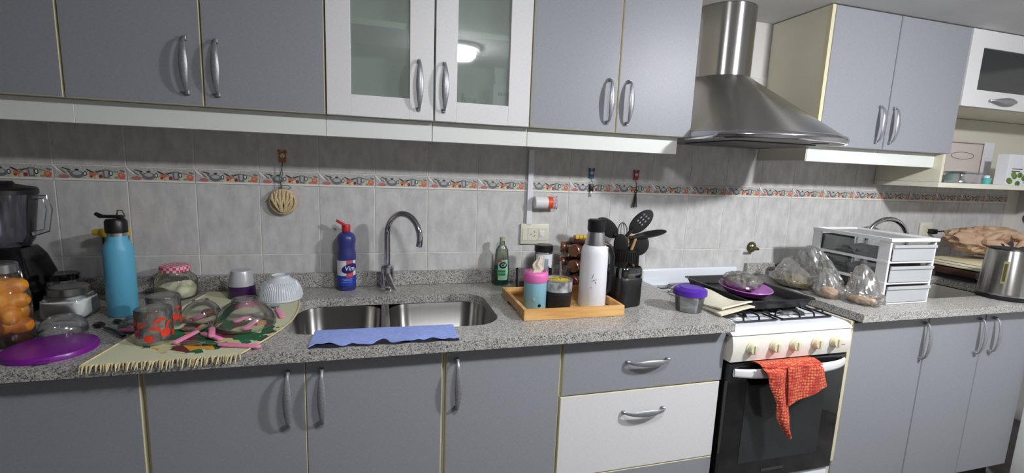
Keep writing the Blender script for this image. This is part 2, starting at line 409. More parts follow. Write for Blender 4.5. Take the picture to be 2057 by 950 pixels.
def border_art(b):
    h = .0486
    b.prism([(0, .0), (.1972, .0), (.1972, .006), (0, .006)], -.0012, .0, 'y', 1)
    # diagonal cutlery, grapes, teapot, tomato, pitcher, lemon and orange
    blob(b, .010, .036, .018, .0034, 1, .0005, 8, -.75); blob(b, .020, .032, .019, .0026, 2, .0007, 8, -.62); blob(b, .034, .037, .014, .0022, 3, .0005, 8, -.3)
    for x, z in ((.018, .013), (.027, .015), (.035, .012), (.023, .009), (.031, .008)): blob(b, x, z, .0056, .0050, 4)
    blob(b, .062, .020, .0195, .0125, 2); blob(b, .062, .024, .0125, .0065, 5, .0009); blob(b, .062, .035, .006, .003, 3)
    blob(b, .042, .027, .012, .003, 2, .0007, 8, -.9); blob(b, .084, .023, .005, .008, 3, .0005); blob(b, .084, .023, .0026, .005, 1, .0008)
    blob(b, .095, .012, .013, .0065, 6); blob(b, .104, .018, .0105, .0100, 7); blob(b, .100, .014, .005, .004, 8, .0009); blob(b, .098, .032, .012, .0024, 3, .0006, 8, -.5); blob(b, .110, .030, .008, .002, 9, .0006, 8, .5)
    blob(b, .117, .013, .008, .006, 6, .0008); blob(b, .126, .015, .006, .0065, 8); blob(b, .122, .031, .011, .0024, 3, .0006, 8, .3); blob(b, .116, .024, .006, .004, 9)
    b.prism([(.134, .009), (.150, .009), (.152, .038), (.131, .038)], -.0006, 0, 'y', 2)
    b.prism([(.138, .014), (.146, .014), (.147, .034), (.137, .034)], -.0009, 0, 'y', 5)
    blob(b, .155, .026, .0055, .009, 3, .0005); blob(b, .155, .026, .0028, .006, 1, .0008)
    blob(b, .166, .014, .0135, .0075, 6, .0006, 12, .3); blob(b, .169, .012, .006, .004, 9, .0008); blob(b, .184, .018, .0108, .0108, 7, .0009); blob(b, .184, .021, .005, .004, 10, .0011)
    blob(b, .188, .034, .009, .003, 2, .0006, 8, -.25); blob(b, .170, .031, .010, .003, 9, .0006, 8, -.3); blob(b, .163, .024, .006, .003, 5, .0007)
bm_ = [noisy('border_ground', (168, 166, 164), (206, 204, 200), (160, 160, 160), .35), mat('border_white', (232, 231, 226), .3), mat('border_grey', (112, 116, 118), .4),
       mat('border_dark', (62, 66, 64), .4), mat('border_pink', (186, 118, 116), .4), mat('border_pale', (176, 180, 180), .35),
       mat('border_cream', (206, 204, 172), .4), mat('border_orange', (206, 112, 84), .4), mat('border_red', (150, 56, 56), .4), mat('border_green', (142, 152, 130), .4), mat('border_light_orange', (226, 150, 120), .4)]
for i in range(-4, 24):
    x = .2*i
    if x+.2 > 4.71: break
    lay('tile', x, ZB-.254-.254, .2512, 'tile')
    lay('tile', x, ZB-.254, .2512, 'tile')
    lay('border_tile', x, ZB, .0486, bm_)
    lay('tile', x, ZB+.0514, .2512, 'tile')
    lay('tile', x, ZB+.0514+.254, .2512, 'tile')

# two ceiling lamps (one is reflected in the glass cupboard door, both streak the hood chimney)
M['shade2'] = mat('lamp_shade_right', (252, 252, 255), .5, emit=LAMP2_STRENGTH)
for (lx, ly, _), sm, q_, lb_ in ((LAMP, 'shade', .85, 'round white flush ceiling lamp, reflected in the right glass cupboard door'), (LAMP2, 'shade2', .6, 'second round ceiling lamp, in front of the right wall cabinets')):
    lamp = T('ceiling_light', lb_, 'lamp', (lx, ly, CEIL))
    MB().lathe([(0, 0), (.13, 0), (.13, -.02), (.0, -.02)], n=32).build('base_ring', 'white_plastic', lamp)
    MB().lathe([(.118*q_, -.02), (.118*q_, -.05), (.10*q_, -.066), (.05*q_, -.075), (0, -.077)], n=32).build('lamp_shade', sm, lamp)

# ================================================================== CABINETS
def handle(parent, p, vertical=True, L=.155, out=.032, wmax=.0080):
    """bow handle with two feet; p = centre on the door face, world"""
    b = MB(); n = 14; vs = []; fs = []
    prof = []
    for i in range(n+1):
        t = -1+2*i/n; o = out*(1-t*t)**.5*.72+out*.28 if abs(t) < 1 else out*.28
        wd = .0028+wmax*(1-abs(t)**1.7)**1.0; prof.append((t*L/2, o, wd))
    K = 8
    for (s_, o, wd) in prof:
        for k in range(K):
            a = 2*pi*k/K; lat = cos(a)*wd; dep = sin(a)*.0038
            q = (lat, -(o+dep), s_) if vertical else (s_, -(o+dep), lat)
            vs.append(q)
    for i in range(n):
        for k in range(K):
            k2 = (k+1) % K; fs.append([i*K+k, i*K+k2, (i+1)*K+k2, (i+1)*K+k])
    fs.append(list(range(K))); fs.append([n*K+k for k in range(K)])
    b.add(vs, fs)
    for s_ in (-1, 1):
        e = s_*(L/2-.004)
        if vertical: b.box(-.005, .005, -.013, -.0, e-.006, e+.006, bev=.0015, seg=1)
        else: b.box(e-.006, e+.006, -.013, -.0, -.005, .005, bev=.0015, seg=1)
    b.v = [tuple(Vector(v)+Vector(p)) for v in b.v]
    return b.build('handle', 'handle', parent, world=True)
def door(root, name, x0, x1, z0, z1, yf, m='grey', th=.018, edge='edge'):
    """slab with a coloured front and cream edging strip"""
    b = MB(); g = .0022
    b.box(x0+g, x1-g, yf+.0012, yf+th, z0, z1, 1, bev=.0006, seg=1)
    b.box(x0+g+.0016, x1-g-.0016, yf, yf+.004, z0+.0016, z1-.0016, 0)
    return b.build(name, [m, edge], root, world=True, smooth=0)
def body(root, x0, x1, yf, z0, z1, yb=-.002, name='body', top=True, shelf=None, lining='inner_white', t=.016, zl=None, zr=None):
    b = MB()
    b.box(x0, x0+t, yf, yb, z0, zl or z1, 0); b.box(x1-t, x1, yf, yb, z0, zr or z1, 0)
    if zl: b.box(x0, x0+t, yf, yf+.03, zl, z1)
    if zr: b.box(x1-t, x1, yf, yf+.03, zr, z1)
    b.box(x0+t, x1-t, yf, yb, z0, z0+t, 0)
    if top: b.box(x0+t, x1-t, yf, yb, z1-t, z1, 0)
    b.box(x0+t, x1-t, yb-.006, yb, z0+t, z1-t, 1)
    o = b.build(name, ['side' if name == 'yel' else 'cream', lining], root, world=True, smooth=0)
    if shelf is not None:
        MB().box(x0+t, x1-t, yf+.02, yb-.006, shelf-.009, shelf+.009).build('shelf', 'cream', root, world=True, smooth=0)
    return o
UZ0, UZ1, UY = 1.521, 2.078, -.30
def wall_cabinet(x0, x1, label, doors, val, group='grey wall cabinets over the counter'):
    r = T('wall_cabinet', label, 'cabinet', ((x0+x1)/2, UY, UZ0), 0)
    body(r, x0+.001, x1-.001, UY+.0185, UZ0, UZ1)
    for a, b_, hs in doors:
        d = door(r, 'door', a, b_, UZ0, UZ1, UY)
        if hs: handle(d, ((b_-.037) if hs > 0 else (a+.040), UY, 1.628))
    if val: MB().box(val[0], val[1], -.262, -.247, 1.456, UZ0-.001, bev=.001, seg=1).build('valance', 'valance', r, world=True, smooth=0)
    return r
wall_cabinet(-.45, .205, 'dark grey wall cabinet door cut off by the left edge of the photo', [(-.45, -.122, 1), (-.122, .205, -1)], (-.45, .205))
wall_cabinet(.206, .861, 'grey two-door wall cabinet left of the glass-door cupboard', [(.206, .535, 1), (.535, .861, -1)], (.205, .856))
rc = wall_cabinet(1.516, 2.163, 'grey two-door wall cabinet between glass-door cupboard and range hood', [(1.516, 1.844, 1), (1.844, 2.163, -1)], (1.521, 2.133))
# glass-door cabinet
gcab = T('wall_cabinet', 'white wall cabinet with two clear glass doors above the sink faucet', 'cabinet', (1.188, UY, UZ0))
body(gcab, .862, 1.515, UY+.0185, UZ0, UZ1, shelf=1.812)
MB().box(.857, 1.187, -.262, -.247, 1.456, UZ0-.001, bev=.001, seg=1).build('valance', 'valance', gcab, world=True, smooth=0)
MB().box(1.189, 1.520, -.262, -.247, 1.456, UZ0-.001, bev=.001, seg=1).build('valance', 'valance', gcab, world=True, smooth=0)
for a, b_, hx in ((.862, 1.1885, 1.141), (1.1905, 1.515, 1.221)):
    d = T('door', '', '', ((a+b_)/2, UY, UZ0)); d.parent = gcab; d.location = Vector(((a+b_)/2, UY, UZ0))-Vector(gcab.location)
    for k in ('label', 'category'): del d[k]
    fr = MB(); x0, x1, z0, z1 = a+.002, b_-.002, UZ0, UZ1; w1, w2 = .070, .075; zb = .064
    fr.box(x0, x0+w1, UY, UY+.018, z0, z1, bev=.001, seg=1); fr.box(x1-w2, x1, UY, UY+.018, z0, z1, bev=.001, seg=1)
    fr.box(x0+w1, x1-w2, UY, UY+.018, z0, z0+zb); fr.box(x0+w1, x1-w2, UY, UY+.018, z1-zb, z1)
    fr.build('door_frame', 'white_door', d, world=True, smooth=0)
    MB().box(x0+w1-.004, x1-w2+.004, UY+.008, UY+.012, z0+zb-.004, z1-zb+.004).build('pane', 'cabglass', d, world=True, smooth=0)
    handle(d, (hx, UY, 1.628), wmax=.0090)
# things inside the glass cupboard; the carton shape stands in for a reflection
ct = T('carton', 'white carton shape with a small black mark, standing in for a reflection in the right glass door', 'carton', (1.425, -.215, UZ0+.0165))
MB().box(-.028, .030, -.028, .028, .0005, .125, bev=.002).build('box_body', 'label_white', ct)
MB().prism([(-.026, .125), (.026, .125), (.004, .185), (-.004, .185)], -.020, .028, 'x').build('gable', 'label_white', ct)
b = MB()
for k in range(4): b.box(-.010+.009*k, -.004+.009*k, -.0292, -.0275, .088, .098)
b.build('black_mark', 'black', ct)
for k, (x, h) in enumerate(((1.29, .10), (1.335, .085))):
    g_ = MB().lathe([(.0, .001), (.020, .001), (.022, h), (.020, h), (.0185, .006), (0, .006)], n=20).build('drinking_glass', 'glass')
    g_.location = (x, -.14, UZ0+.016); tag(g_, ['taller clear tumbler behind the right glass door', 'shorter clear tumbler beside the carton shape in the glass cupboard'][k], 'glass')

# right-hand wall cabinet
R0, R1 = 2.768, 3.575
rw = T('wall_cabinet', 'grey two-door wall cabinet right of the hood with yellowed side', 'cabinet', ((R0+R1)/2, UY, UZ0))
b = MB(); b.box(R0, R0+.016, UY+.0385, -.002, 1.458, UZ0); b.box(R0, R0+.016, UY+.0185, -.002, UZ0, UZ1, bev=.0008, seg=1); b.build('side_panel', 'side', rw, world=True, smooth=0)
MB().box(R0-.0005, R0+.0165, UY, UY+.0182, UZ0, UZ1).build('edge_strip', 'edge', rw, world=True, smooth=0)
body(rw, R0+.017, R1, UY+.0185, UZ0, UZ1)
for a, b_, hs in ((R0+.017, 3.147, 1), (3.147, R1, -1)):
    d = door(rw, 'door', a, b_, UZ0, UZ1, UY, edge='grey')
    handle(d, (3.094 if hs > 0 else 3.175, UY, 1.626))
MB().box(2.772, 3.530, -.264, -.249, 1.456, UZ0-.001, bev=.001, seg=1).build('valance', 'valance', rw, world=True, smooth=0)
# open shelf and flap unit
sh = T('open_shelf_unit', 'cream open shelf under the flap-door cabinet at the right', 'shelf', (4.1, -.15, 1.366))
MB().box(3.530, 3.546, -.30, -.002, 1.390, 1.518, bev=.001, seg=1).build('side_panel', 'side', sh, world=True, smooth=0)
MB().box(3.530, 4.69, -.30, -.002, 1.366, 1.389, bev=.001, seg=1).build('shelf_board', 'cream', sh, world=True, smooth=0)
MB().box(3.580, 4.69, -.010, -.002, 1.390, 1.738).build('back_panel', 'cream', sh, world=True, smooth=0)
fl = T('flap_cabinet', 'white flap-door cabinet with dark glass, top right corner', 'cabinet', (4.1, UY, 1.74))
body(fl, 3.58, 4.69, UY+.0185, 1.740, UZ1)
for a, b_ in ((3.583, 4.105), (4.107, 4.69)):
    d = T('door', '', '', (0, 0, 0)); del d['label']; del d['category']; d.parent = fl; d.location = Vector(((a+b_)/2, UY, 1.74))-Vector(fl.location)
    fr = MB(); z0, z1 = 1.742, UZ1; x0, x1 = a, b_
    fr.box(x0, x0+.085, UY, UY+.018, z0, z1); fr.box(x1-.085, x1, UY, UY+.018, z0, z1)
    fr.box(x0+.085, x1-.085, UY, UY+.018, z0, z0+.076); fr.box(x0+.085, x1-.085, UY, UY+.018, z1-.075, z1)
    fr.build('door_frame', 'white_door', d, world=True, smooth=0)
    MB().box(x0+.081, x1-.081, UY+.008, UY+.012, z0+.072, z1-.071).build('pane', 'darkglass', d, world=True, smooth=0)
    handle(d, ((a+b_)/2, UY, 1.775), False, L=.17, wmax=.012)
# base cabinets
LY, LZ0, LZ1 = -.60, .12, .866
def base_cabinet(x0, x1, label, doors, zl=None, zr=None):
    r = T('base_cabinet', label, 'cabinet', ((x0+x1)/2, -.3, 0))
    body(r, x0+.0005, x1-.0005, LY+.0185, LZ0, LZ1, -.03, top=False, zl=zl, zr=zr)
    MB().box(x0+.001, x1-.001, -.54, -.52, 0.001, LZ0).build('toe_kick', 'toe', r, world=True, smooth=0)
    MB().box(x0+.0165, x1-.0165, LY+.0186, LY+.05, LZ1-.03, LZ1).build('rail', 'edge', r, world=True, smooth=0)
    for a, b_, hx in doors:
        d = door(r, 'door', a+(.003 if a == doors[0][0] else -.0012), b_-(.003 if b_ == doors[-1][1] else -.0012), LZ0, .852, LY)
        if hx: handle(d, (hx, LY, .753))
    return r
base_cabinet(-.40, .460, 'dark grey base cabinet under the counter at the far left', [(-.40, .03, None), (.03, .460, None)])
base_cabinet(.461, 1.1965, 'grey two-door base cabinet under the double sink', [(.461, .828, .787), (.828, 1.195, .870)], zr=.69)
base_cabinet(1.197, 1.5605, 'grey single-door base cabinet between sink cabinet and drawers', [(1.198, 1.560, 1.234)], zl=.69)
dr = T('drawer_cabinet', 'drawer cabinet with grey top drawer and white middle drawer beside the stove', 'cabinet', (1.86, -.3, 0))
body(dr, 1.561, 2.150, LY+.0185, LZ0, LZ1, -.03, top=False)
MB().box(1.562, 2.149, -.54, -.52, 0.001, LZ0).build('toe_kick', 'toe', dr, world=True, smooth=0)
for z0, z1, m, hz, x0, x1 in ((.678, .852, 'grey', .776, 1.563, 2.163), (.394, .674, 'white_door', .603, 1.560, 2.157), (.12, .390, 'grey', .30, 1.563, 2.157)):
    d = door(dr, 'drawer', x0, x1, z0, z1, LY, m)
    d['label'] = 'white drawer front' if m == 'white_door' else ('grey top drawer front' if z0 > .6 else 'grey bottom drawer front')
    handle(d, (1.860, LY, hz), False, L=.155)
rb = T('base_cabinet', 'grey three-door base cabinet right of the stove with cream side panel', 'cabinet', (3.25, -.3, 0))
MB().box(2.702, 2.7185, -.60, -.03, 0.001, .866).build('side_panel', 'side', rb, world=True, smooth=0)
MB().box(2.7025, 2.718, -.612, -.6005, .3, .866).build('edge_strip', 'edge', rb, world=True, smooth=0)
body(rb, 2.719, 3.79, LY+.0185, LZ0, LZ1, -.03, top=False)
MB().box(2.72, 3.79, -.54, -.52, 0.001, LZ0).build('toe_kick', 'toe', rb, world=True, smooth=0)
for a, b_, hx in ((2.722, 3.130, 3.106), (3.130, 3.462, 3.425), (3.462, 3.79, 3.512)):
    d = door(rb, 'door', a, b_, LZ0, .852, LY, edge='grey'); handle(d, (hx, LY, .760))

# ================================================================== COUNTERS
def counter(name, x0, x1, hole, label, r=.006, sinkn=None):
    t = T(name, label, 'counter', ((x0+x1)/2, -.32, .87))
    bm = bmesh.new(); z = .90
    def loop(pts):
        vs = [bm.verts.new((p[0], p[1], z)) for p in pts]
        return [bm.edges.new((vs[i], vs[(i+1) % len(vs)])) for i in range(len(vs))]
    e = loop([(x0, -.645), (x1, -.645), (x1, -.001), (x0, -.001)])
    if hole: e += loop(hole)
    g = bmesh.ops.triangle_fill(bm, edges=e, use_beauty=True)
    fs = bm.faces[:]
    if hole:
        hx = [p[0] for p in hole]; hy = [p[1] for p in hole]
        xa, xb, ya, yb = min(hx), max(hx), min(hy), max(hy); cx, cy = (xa+xb)/2, (ya+yb)/2
        kill = [f for f in fs if all(any((v.co.x-p[0])**2+(v.co.y-p[1])**2 < 1e-9 for p in hole) for v in f.verts)]
        if kill: bmesh.ops.delete(bm, geom=kill, context='FACES_ONLY')
    ext = bmesh.ops.extrude_face_region(bm, geom=bm.faces[:])
    for v in ext['geom']:
        if isinstance(v, bmesh.types.BMVert): v.co.z = .87
    b = MB().addbm(bm); b.build('worktop', 'granite', t, world=True, smooth=30)
    MB().box(x0+(.045 if x0 > 2 else 0), x1, -.021, -.001, .9005, .956, bev=.0015, seg=1).build('backsplash', 'granite', t, world=True, smooth=0)
    return t
SX0, SX1, SY0, SY1 = .752, 1.387, -.528, -.172
counter('granite_counter', -.40, 2.153, rrect(SX0, SX1, SY0, SY1, .085), 'speckled grey granite counter along the left with the double sink')
counter('granite_counter', 2.715, 4.69, rrect(3.24, 3.80, -.51, -.17, .05), 'speckled grey granite counter right of the stove')
def bowl_loft(b, rects, mi=0):
    rings = []
    for (x0, x1, y0, y1, r, z) in rects:
        rings.append([(p[0], p[1], z) for p in rrect(x0, x1, y0, y1, r)])
    n = len(rings[0]); vs = [v for ring in rings for v in ring]; fs = []
    for i in range(len(rings)-1):
        for k in range(n): k2 = (k+1) % n; fs.append([i*n+k, i*n+k2, (i+1)*n+k2, (i+1)*n+k])
    fs.append([(len(rings)-1)*n+k for k in range(n)]); b.add(vs, fs, mi)
sk = T('double_sink', 'brushed steel double-bowl sink set into the left granite counter', 'sink', (1.07, -.35, .87))
for (a, b_, lb) in ((SX0-.004, 1.026, 1), (1.046, SX1+.004, 0)):
    q = MB(); y0, y1 = SY0-.004, SY1+.004
    bowl_loft(q, [(a, b_, y0, y1, .082, .868), (a+.003, b_-.003, y0+.003, y1-.003, .080, .85), (a+.012, b_-.012, y0+.012, y1-.012, .075, .74), (a+.03, b_-.03, y0+.03, y1-.03, .065, .725), (a+.09, b_-.09, y0+.09, y1-.09, .04, .722)])
    bw = q.build('bowl', 'sinksteel', sk, world=True, smooth=50)
    MB().lathe([(.035, .7235), (.03, .726), (.0, .7245)], (((a+b_)/2), (y0+y1)/2, 0), 24).build('drain', 'steel_plain', bw, world=True)
MB().box(1.0225, 1.0495, SY0+.03, SY1-.03, .855, .880, bev=.006, seg=3).build('divider', 'sinksteel', sk, world=True)
s2 = T('single_sink', 'dark recessed steel sink behind the white drawer tower', 'sink', (3.52, -.34, .87))
q = MB(); bowl_loft(q, [(3.236, 3.804, -.514, -.166, .05, .868), (3.25, 3.79, -.50, -.18, .05, .74), (3.30, 3.74, -.45, -.23, .04, .725)])
q.build('bowl', mat('dull_sink', (70, 68, 66), .5, .8), s2, world=True, smooth=50)
def faucet(loc, label, rz=0, arcr=.083, h=.215):
    f = T('faucet', label, 'faucet', loc, rz)
    MB().lathe([(0, 0), (.030, 0), (.030, .006), (.024, .010), (.024, .085), (.021, .094), (.0, .094)], n=28).build('base', 'chrome', f)
    pts = [(0, 0, .085), (0, 0, .15), (0, 0, h)]
    for k in range(1, 15):
        a = pi-(pi*1.06)*k/14; pts.append((0, -(arcr+arcr*cos(a)), h+arcr*sin(a)))
    pts.append((0, pts[-1][1]+.003, pts[-1][2]-.012))
    MB().tube(pts, .0115, 16).build('spout', 'chrome', f)
    MB().tube([(-.012, -.014, .062), (-.024, -.034, .05), (-.032, -.062, .026), (-.036, -.078, .018)], [.013, .012, .009, .007], 12, flat=.6).build('lever', 'chrome', f)
    return f
faucet((1.045, -.075, .9), 'tall chrome swan-neck faucet behind the double sink', R(42))
faucet((3.40, -.10, .9), 'chrome arched faucet rising behind the white drawer tower', R(80), .115, .18)

# ================================================================== HOOD
hd = T('range_hood', 'stainless steel range hood with curved canopy and chimney', 'range hood', (2.455, -.15, 1.5))
HX = 2.455
def chim(z, rx=.125, ry=.137, cy=-.05, n=24):
    return [(HX-rx, -.002, z), (HX-rx, cy, z)]+[(HX-rx*cos(pi*k/n), cy-ry*sin(pi*k/n), z) for k in range(1, n)]+[(HX+rx, cy, z), (HX+rx, -.002, z)]
def canopy(z, hw=.292, y1=-.36, y2=-.575, n=24):
    pts = [(HX-hw, -.002, z), (HX-hw, y1, z)]
    for k in range(1, n):
        a = pi*k/n; pts.append((HX-hw*cos(a), y1-(abs(y2)-abs(y1))*sin(a)**.9, z))
    return pts+[(HX+hw, y1, z), (HX+hw, -.002, z)]
def ringloft(b, rings, cap=False, mi=0):
    n = len(rings[0]); vs = [v for r in rings for v in r]; fs = []
    for i in range(len(rings)-1):
        for k in range(n): k2 = (k+1) % n; fs.append([i*n+k, i*n+k2, (i+1)*n+k2, (i+1)*n+k])
    if cap: fs.append(list(range(n))[::-1]); fs.append([(len(rings)-1)*n+k for k in range(n)])
    return b.add(vs, fs, mi)
b = MB(); ringloft(b, [chim(1.795), chim(2.08)]); b.build('chimney', 'steel', hd, world=True, smooth=40)
b = MB(); rs = []
lo, hi = canopy(1.540), chim(1.796, .126, .138)
for i in range(9):
    t = i/8; rs.append([tuple(Vector(a).lerp(Vector(c), t)) for a, c in zip(lo, hi)])
ringloft(b, rs); b.build('canopy', 'steel', hd, world=True, smooth=50)
b = MB(); ringloft(b, [canopy(1.512, .293, -.36, -.577), canopy(1.512, .300, -.365, -.588), canopy(1.524, .303, -.367, -.592), canopy(1.536, .300, -.365, -.588), canopy(1.5405, .292)])
b.build('rim', 'chrome', hd, world=True, smooth=60)
b = MB(); ringloft(b, [canopy(1.5125, .292, -.36, -.575), canopy(1.5145, .290, -.358, -.572)], True); b.build('underside', mat('hood_underside', (120, 116, 110), .4, .6), hd, world=True, smooth=0)
MB().box(2.27, 2.64, -.42, -.12, 1.508, 1.5122, bev=.001).build('filter', 'darkgrey', hd, world=True)
MB().lathe([(0, 1.5105), (.03, 1.5105), (.03, 1.512)], (2.60, -.47, 0), 20).build('hood_lamp', 'black', hd, world=True)

# ================================================================== STOVE
st = T('gas_stove', 'white gas stove with black glass oven door between the two counters', 'stove', (2.425, -.31, 0))
X0, X1, TZ = 2.166, 2.699, .862
MB().box(X0+.002, X1-.01, -.575, -.01, .06, .835).build('body', 'enamel', st, world=True, smooth=0)
b = MB(); pr = [(-.008, .836), (-.008, TZ), (-.585, TZ), (-.605, TZ-.004), (-.618, TZ-.012), (-.625, .846), (-.600, .838)]
b.prism([(p[0], p[1]) for p in pr], X0, X1, 'x'); b.build('cooktop', 'enamel', st, world=True, smooth=60)
b = MB(); b.box(X0+.006, X1-.006, -.034, -.012, TZ+.0005, .944, bev=.008, seg=3); b.build('back_guard', 'enamel', st, world=True)
pr = [(-.577, .842), (-.624, .842), (-.632, .815), (-.632, .785), (-.624, .752), (-.577, .752)]
b = MB(); b.prism(pr, X0, X1-.012, 'x'); cp = b.build('control_panel', 'panel', st, world=True, smooth=50)
for kx in (2.240, 2.337, 2.424, 2.522, 2.606):
    b = MB(); rot = Matrix.Rotation(R(90), 3, 'X')
    b.lathe([(0, 0), (.0215, 0), (.0215, .004), (.018, .006), (.0175, .016), (.0155, .019), (0, .019)], (kx, -.632, .802), 24, mat=rot)
    b.box(kx-.0035, kx+.0035, -.656, -.647, .787, .817, bev=.002); b.build('knob', 'knob', cp, world=True, smooth=40)
MB().box(2.632, 2.662, -.6328, -.6315, .786, .7885).build('small_red_print', 'label_red', cp, world=True, smooth=0)
d = MB().box(X0+.003, X1-.006, -.622, -.578, .285, .744, bev=.004).build('oven_door', 'ovenglass', st, world=True, smooth=30)
MB().box(X0+.085, X1-.09, -.6232, -.6225, .36, .66, bev=.0003, seg=1).build('window', 'ovenwin', d, world=True, smooth=0)
MB().box(2.36, 2.46, -.6236, -.6222, .315, .325).build('door_badge', 'darkgrey', d, world=True, smooth=0)
hb = MB(); pts = []
def obar(u, v):
    x = 2.185+u*(2.675-2.185); bow = .030*(1-(2*u-1)**4)
    a = v*2*pi; hh = .0185*(.78+.22*(1-(2*u-1)**2)); q = 1/((abs(cos(a))**4+abs(sin(a))**4)**.25)
    return (x, -.628-bow-.005*q*cos(a), .715+hh*q*sin(a)+.004*u)
hb.grid(obar, 30, 14); hb.build('oven_handle', 'white_plastic', d, world=True, smooth=60)
MB().box(X0+.003, X1-.006, -.61, -.578, .065, .275, bev=.004).build('bottom_drawer', 'enamel', st, world=True)
for fx in (X0+.05, X1-.06):
    for fy in (-.53, -.06): MB().lathe([(.018, 0.0005), (.018, .06)], (fx, fy, 0), 12, caps=(True, True)).build('foot', 'black', st, world=True)
def grate(xa, xb):
    g = MB(); r = .0034; zt = TZ+.024; zl = TZ+.006; y0, y1 = -.555, -.09
    fr = [(xa, y0, zl), (xb, y0, zl), (xb, y1, zl), (xa, y1, zl), (xa, y0, zl)]
    for i in range(4): g.tube([fr[i], fr[i+1]], r, 6)
    n = 6
    for i in range(n):
        y = y0+.035+(y1-y0-.07)*i/(n-1)
        for xs, dx in ((xa, 1), (xb, -1)):
            L = (xb-xa)*.36
            g.tube([(xs, y, zl), (xs+dx*.004, y, zt-.004), (xs+dx*.010, y, zt), (xs+dx*L, y, zt)], r, 6)
    for i in range(2):
        x = xa+(xb-xa)*(.35+.3*i)
        for yy, dy in ((y0, 1), (y1, -1)): g.tube([(x, yy, zl), (x, yy+dy*.004, zt-.004), (x, yy+dy*.01, zt), (x, yy+dy*.07, zt)], r, 6)
    for xx in (xa+.01, xb-.01):
        for yy in (y0+.01, y1-.01): g.tube([(xx, yy, TZ+.001), (xx, yy, zl)], r, 6)
    return g.build('pan_grate', 'iron', st, world=True)
grate(2.190, 2.418); grate(2.442, 2.672)
for bx, by, r in ((2.304, -.455, .036), (2.557, -.455, .046), (2.304, -.2, .04), (2.557, -.2, .036)):
    b = MB().lathe([(0, 0), (r*1.5, 0), (r*1.45, .003), (r, .004), (r, .012), (r*.96, .014), (0, .014)], (bx, by, TZ+.0004), 28)
    o = b.build('burner', 'steel_plain', st, world=True, smooth=40)
    MB().lathe([(0, .0145), (r*.8, .0145), (r*.78, .020), (0, .0205)], (bx, by, TZ), 24).build('burner_cap', 'black', o, world=True, smooth=40)

# oven cloth
oc = T('knitted_cloth', 'red and orange knitted cloth hung over the oven door handle', 'cloth', (2.37, -.67, .72))
def interp(tab, t):
    for (a, va), (b2, vb) in zip(tab, tab[1:]):
        if t <= b2: return va+(vb-va)*(t-a)/(b2-a+1e-9)
    return tab[-1][1]
LZ = [(0, .797), (1, .782)]
def lobe(u, v):
    top = .747+.006*sin(u*6)-.012*max(0, u-.85)*6; bot = .607+(.662-.607)*u
    x = 2.352+.012*v*(1-u)+u*(.152+.03*v)
    z = top+(bot-top)*v
    y = -.684-.004*sin(u*9+v*2)-.004*v+(.022 if v < .04 else 0)
    return (x, y, z)
MB().grid(lobe, 26, 22, thick=.0035).build('right_fold', 'knit', oc, world=True, smooth=60)
def tail(u, v):
    z = .752-(.752-.492)*v
    xl = interp([(0, 2.255), (.25, 2.275), (.5, 2.318), (.75, 2.335), (1, 2.382)], v)
    xr = interp([(0, 2.352), (.3, 2.366), (.6, 2.375), (.85, 2.390), (1, 2.392)], v)
    x = xl+(xr-xl)*u; y = -.690-.009*sin(u*pi*1.5)-.004*sin(v*7+u*3)+(.02 if v < .04 else 0)
    return (x, y, z)
MB().grid(tail, 14, 30, thick=.0035).build('left_fold', 'knit', oc, world=True, smooth=60)
MB().grid(lambda u, v: (2.262+u*.245, -.684+.082*v, .744-.006*v+.012*sin(v*pi)), 18, 6, thick=.003).build('top_fold', 'knit', oc, world=True, smooth=60)
MB().tube([lobe(u/10, 1) for u in range(11)], .003, 6).build('edging', 'knit_edge', oc, world=True)
MB().tube([tail(0, .62+.04*k) for k in range(9)], .0028, 6).build('edging', 'knit_edge', oc, world=True)

# baking tray, plate, food, towel, tub on the stove
z = TZ+.0275
bt = T('baking_tray', 'black rectangular baking tray lying on the stove grates', 'tray', (2.49, -.31, z))
b = MB(); w_, l_ = .155, .205
rings = [(-w_+.02, w_-.02, -l_+.02, l_-.02, .02, .001), (-w_+.008, w_-.008, -l_+.008, l_-.008, .02, .03), (-w_, w_, -l_, l_, .02, .033), (-w_, w_, -l_, l_, .02, .036), (-w_+.012, w_-.012, -l_+.012, l_-.012, .02, .034), (-w_+.024, w_-.024, -l_+.024, l_-.024, .02, .006)]
rr = [[(p[0], p[1], q[5]) for p in rrect(q[0], q[1], q[2], q[3], q[4])] for q in rings]
ringloft(b, rr, True); b.build('tray_body', 'black', bt, smooth=40)
pl = T('oval_plate', 'mauve plastic oval plate on the black baking tray', 'plate', (2.475, -.325, z+.016))
rr = []
for rx, ry, zz in ((.062, .085, 0), (.075, .105, .004), (.092, .128, .024), (.096, .132, .026), (.094, .130, .029), (.084, .118, .023), (.07, .10, .008), (.0001, .0001, .007)):
    rr.append([(rx*cos(2*pi*k/40), ry*sin(2*pi*k/40), zz) for k in range(40)])
b = MB(); ringloft(b, rr, True); b.build('dish', 'mauve', pl, smooth=50); pl.rotation_euler.z = R(-18)
wf = T('wrapped_food', 'lumpy brown food in a clear bag on the mauve plate', 'food', (2.475, -.30, z+.026))
MB().ell((0, .0, .028), (.058, .075, .032), nz=.35, n=28, m=18, seed=3, nf=32).build('food', 'meat', wf, smooth=80)
MB().ell((0, -.002, .032), (.064, .084, .036), nz=.22, n=40, m=26, seed=5, nf=60).build('bag_film', 'film', wf, smooth=20)
tw = T('folded_towel', 'folded beige cotton towel over the left front grate and counter edge', 'towel', (2.23, -.45, .9))
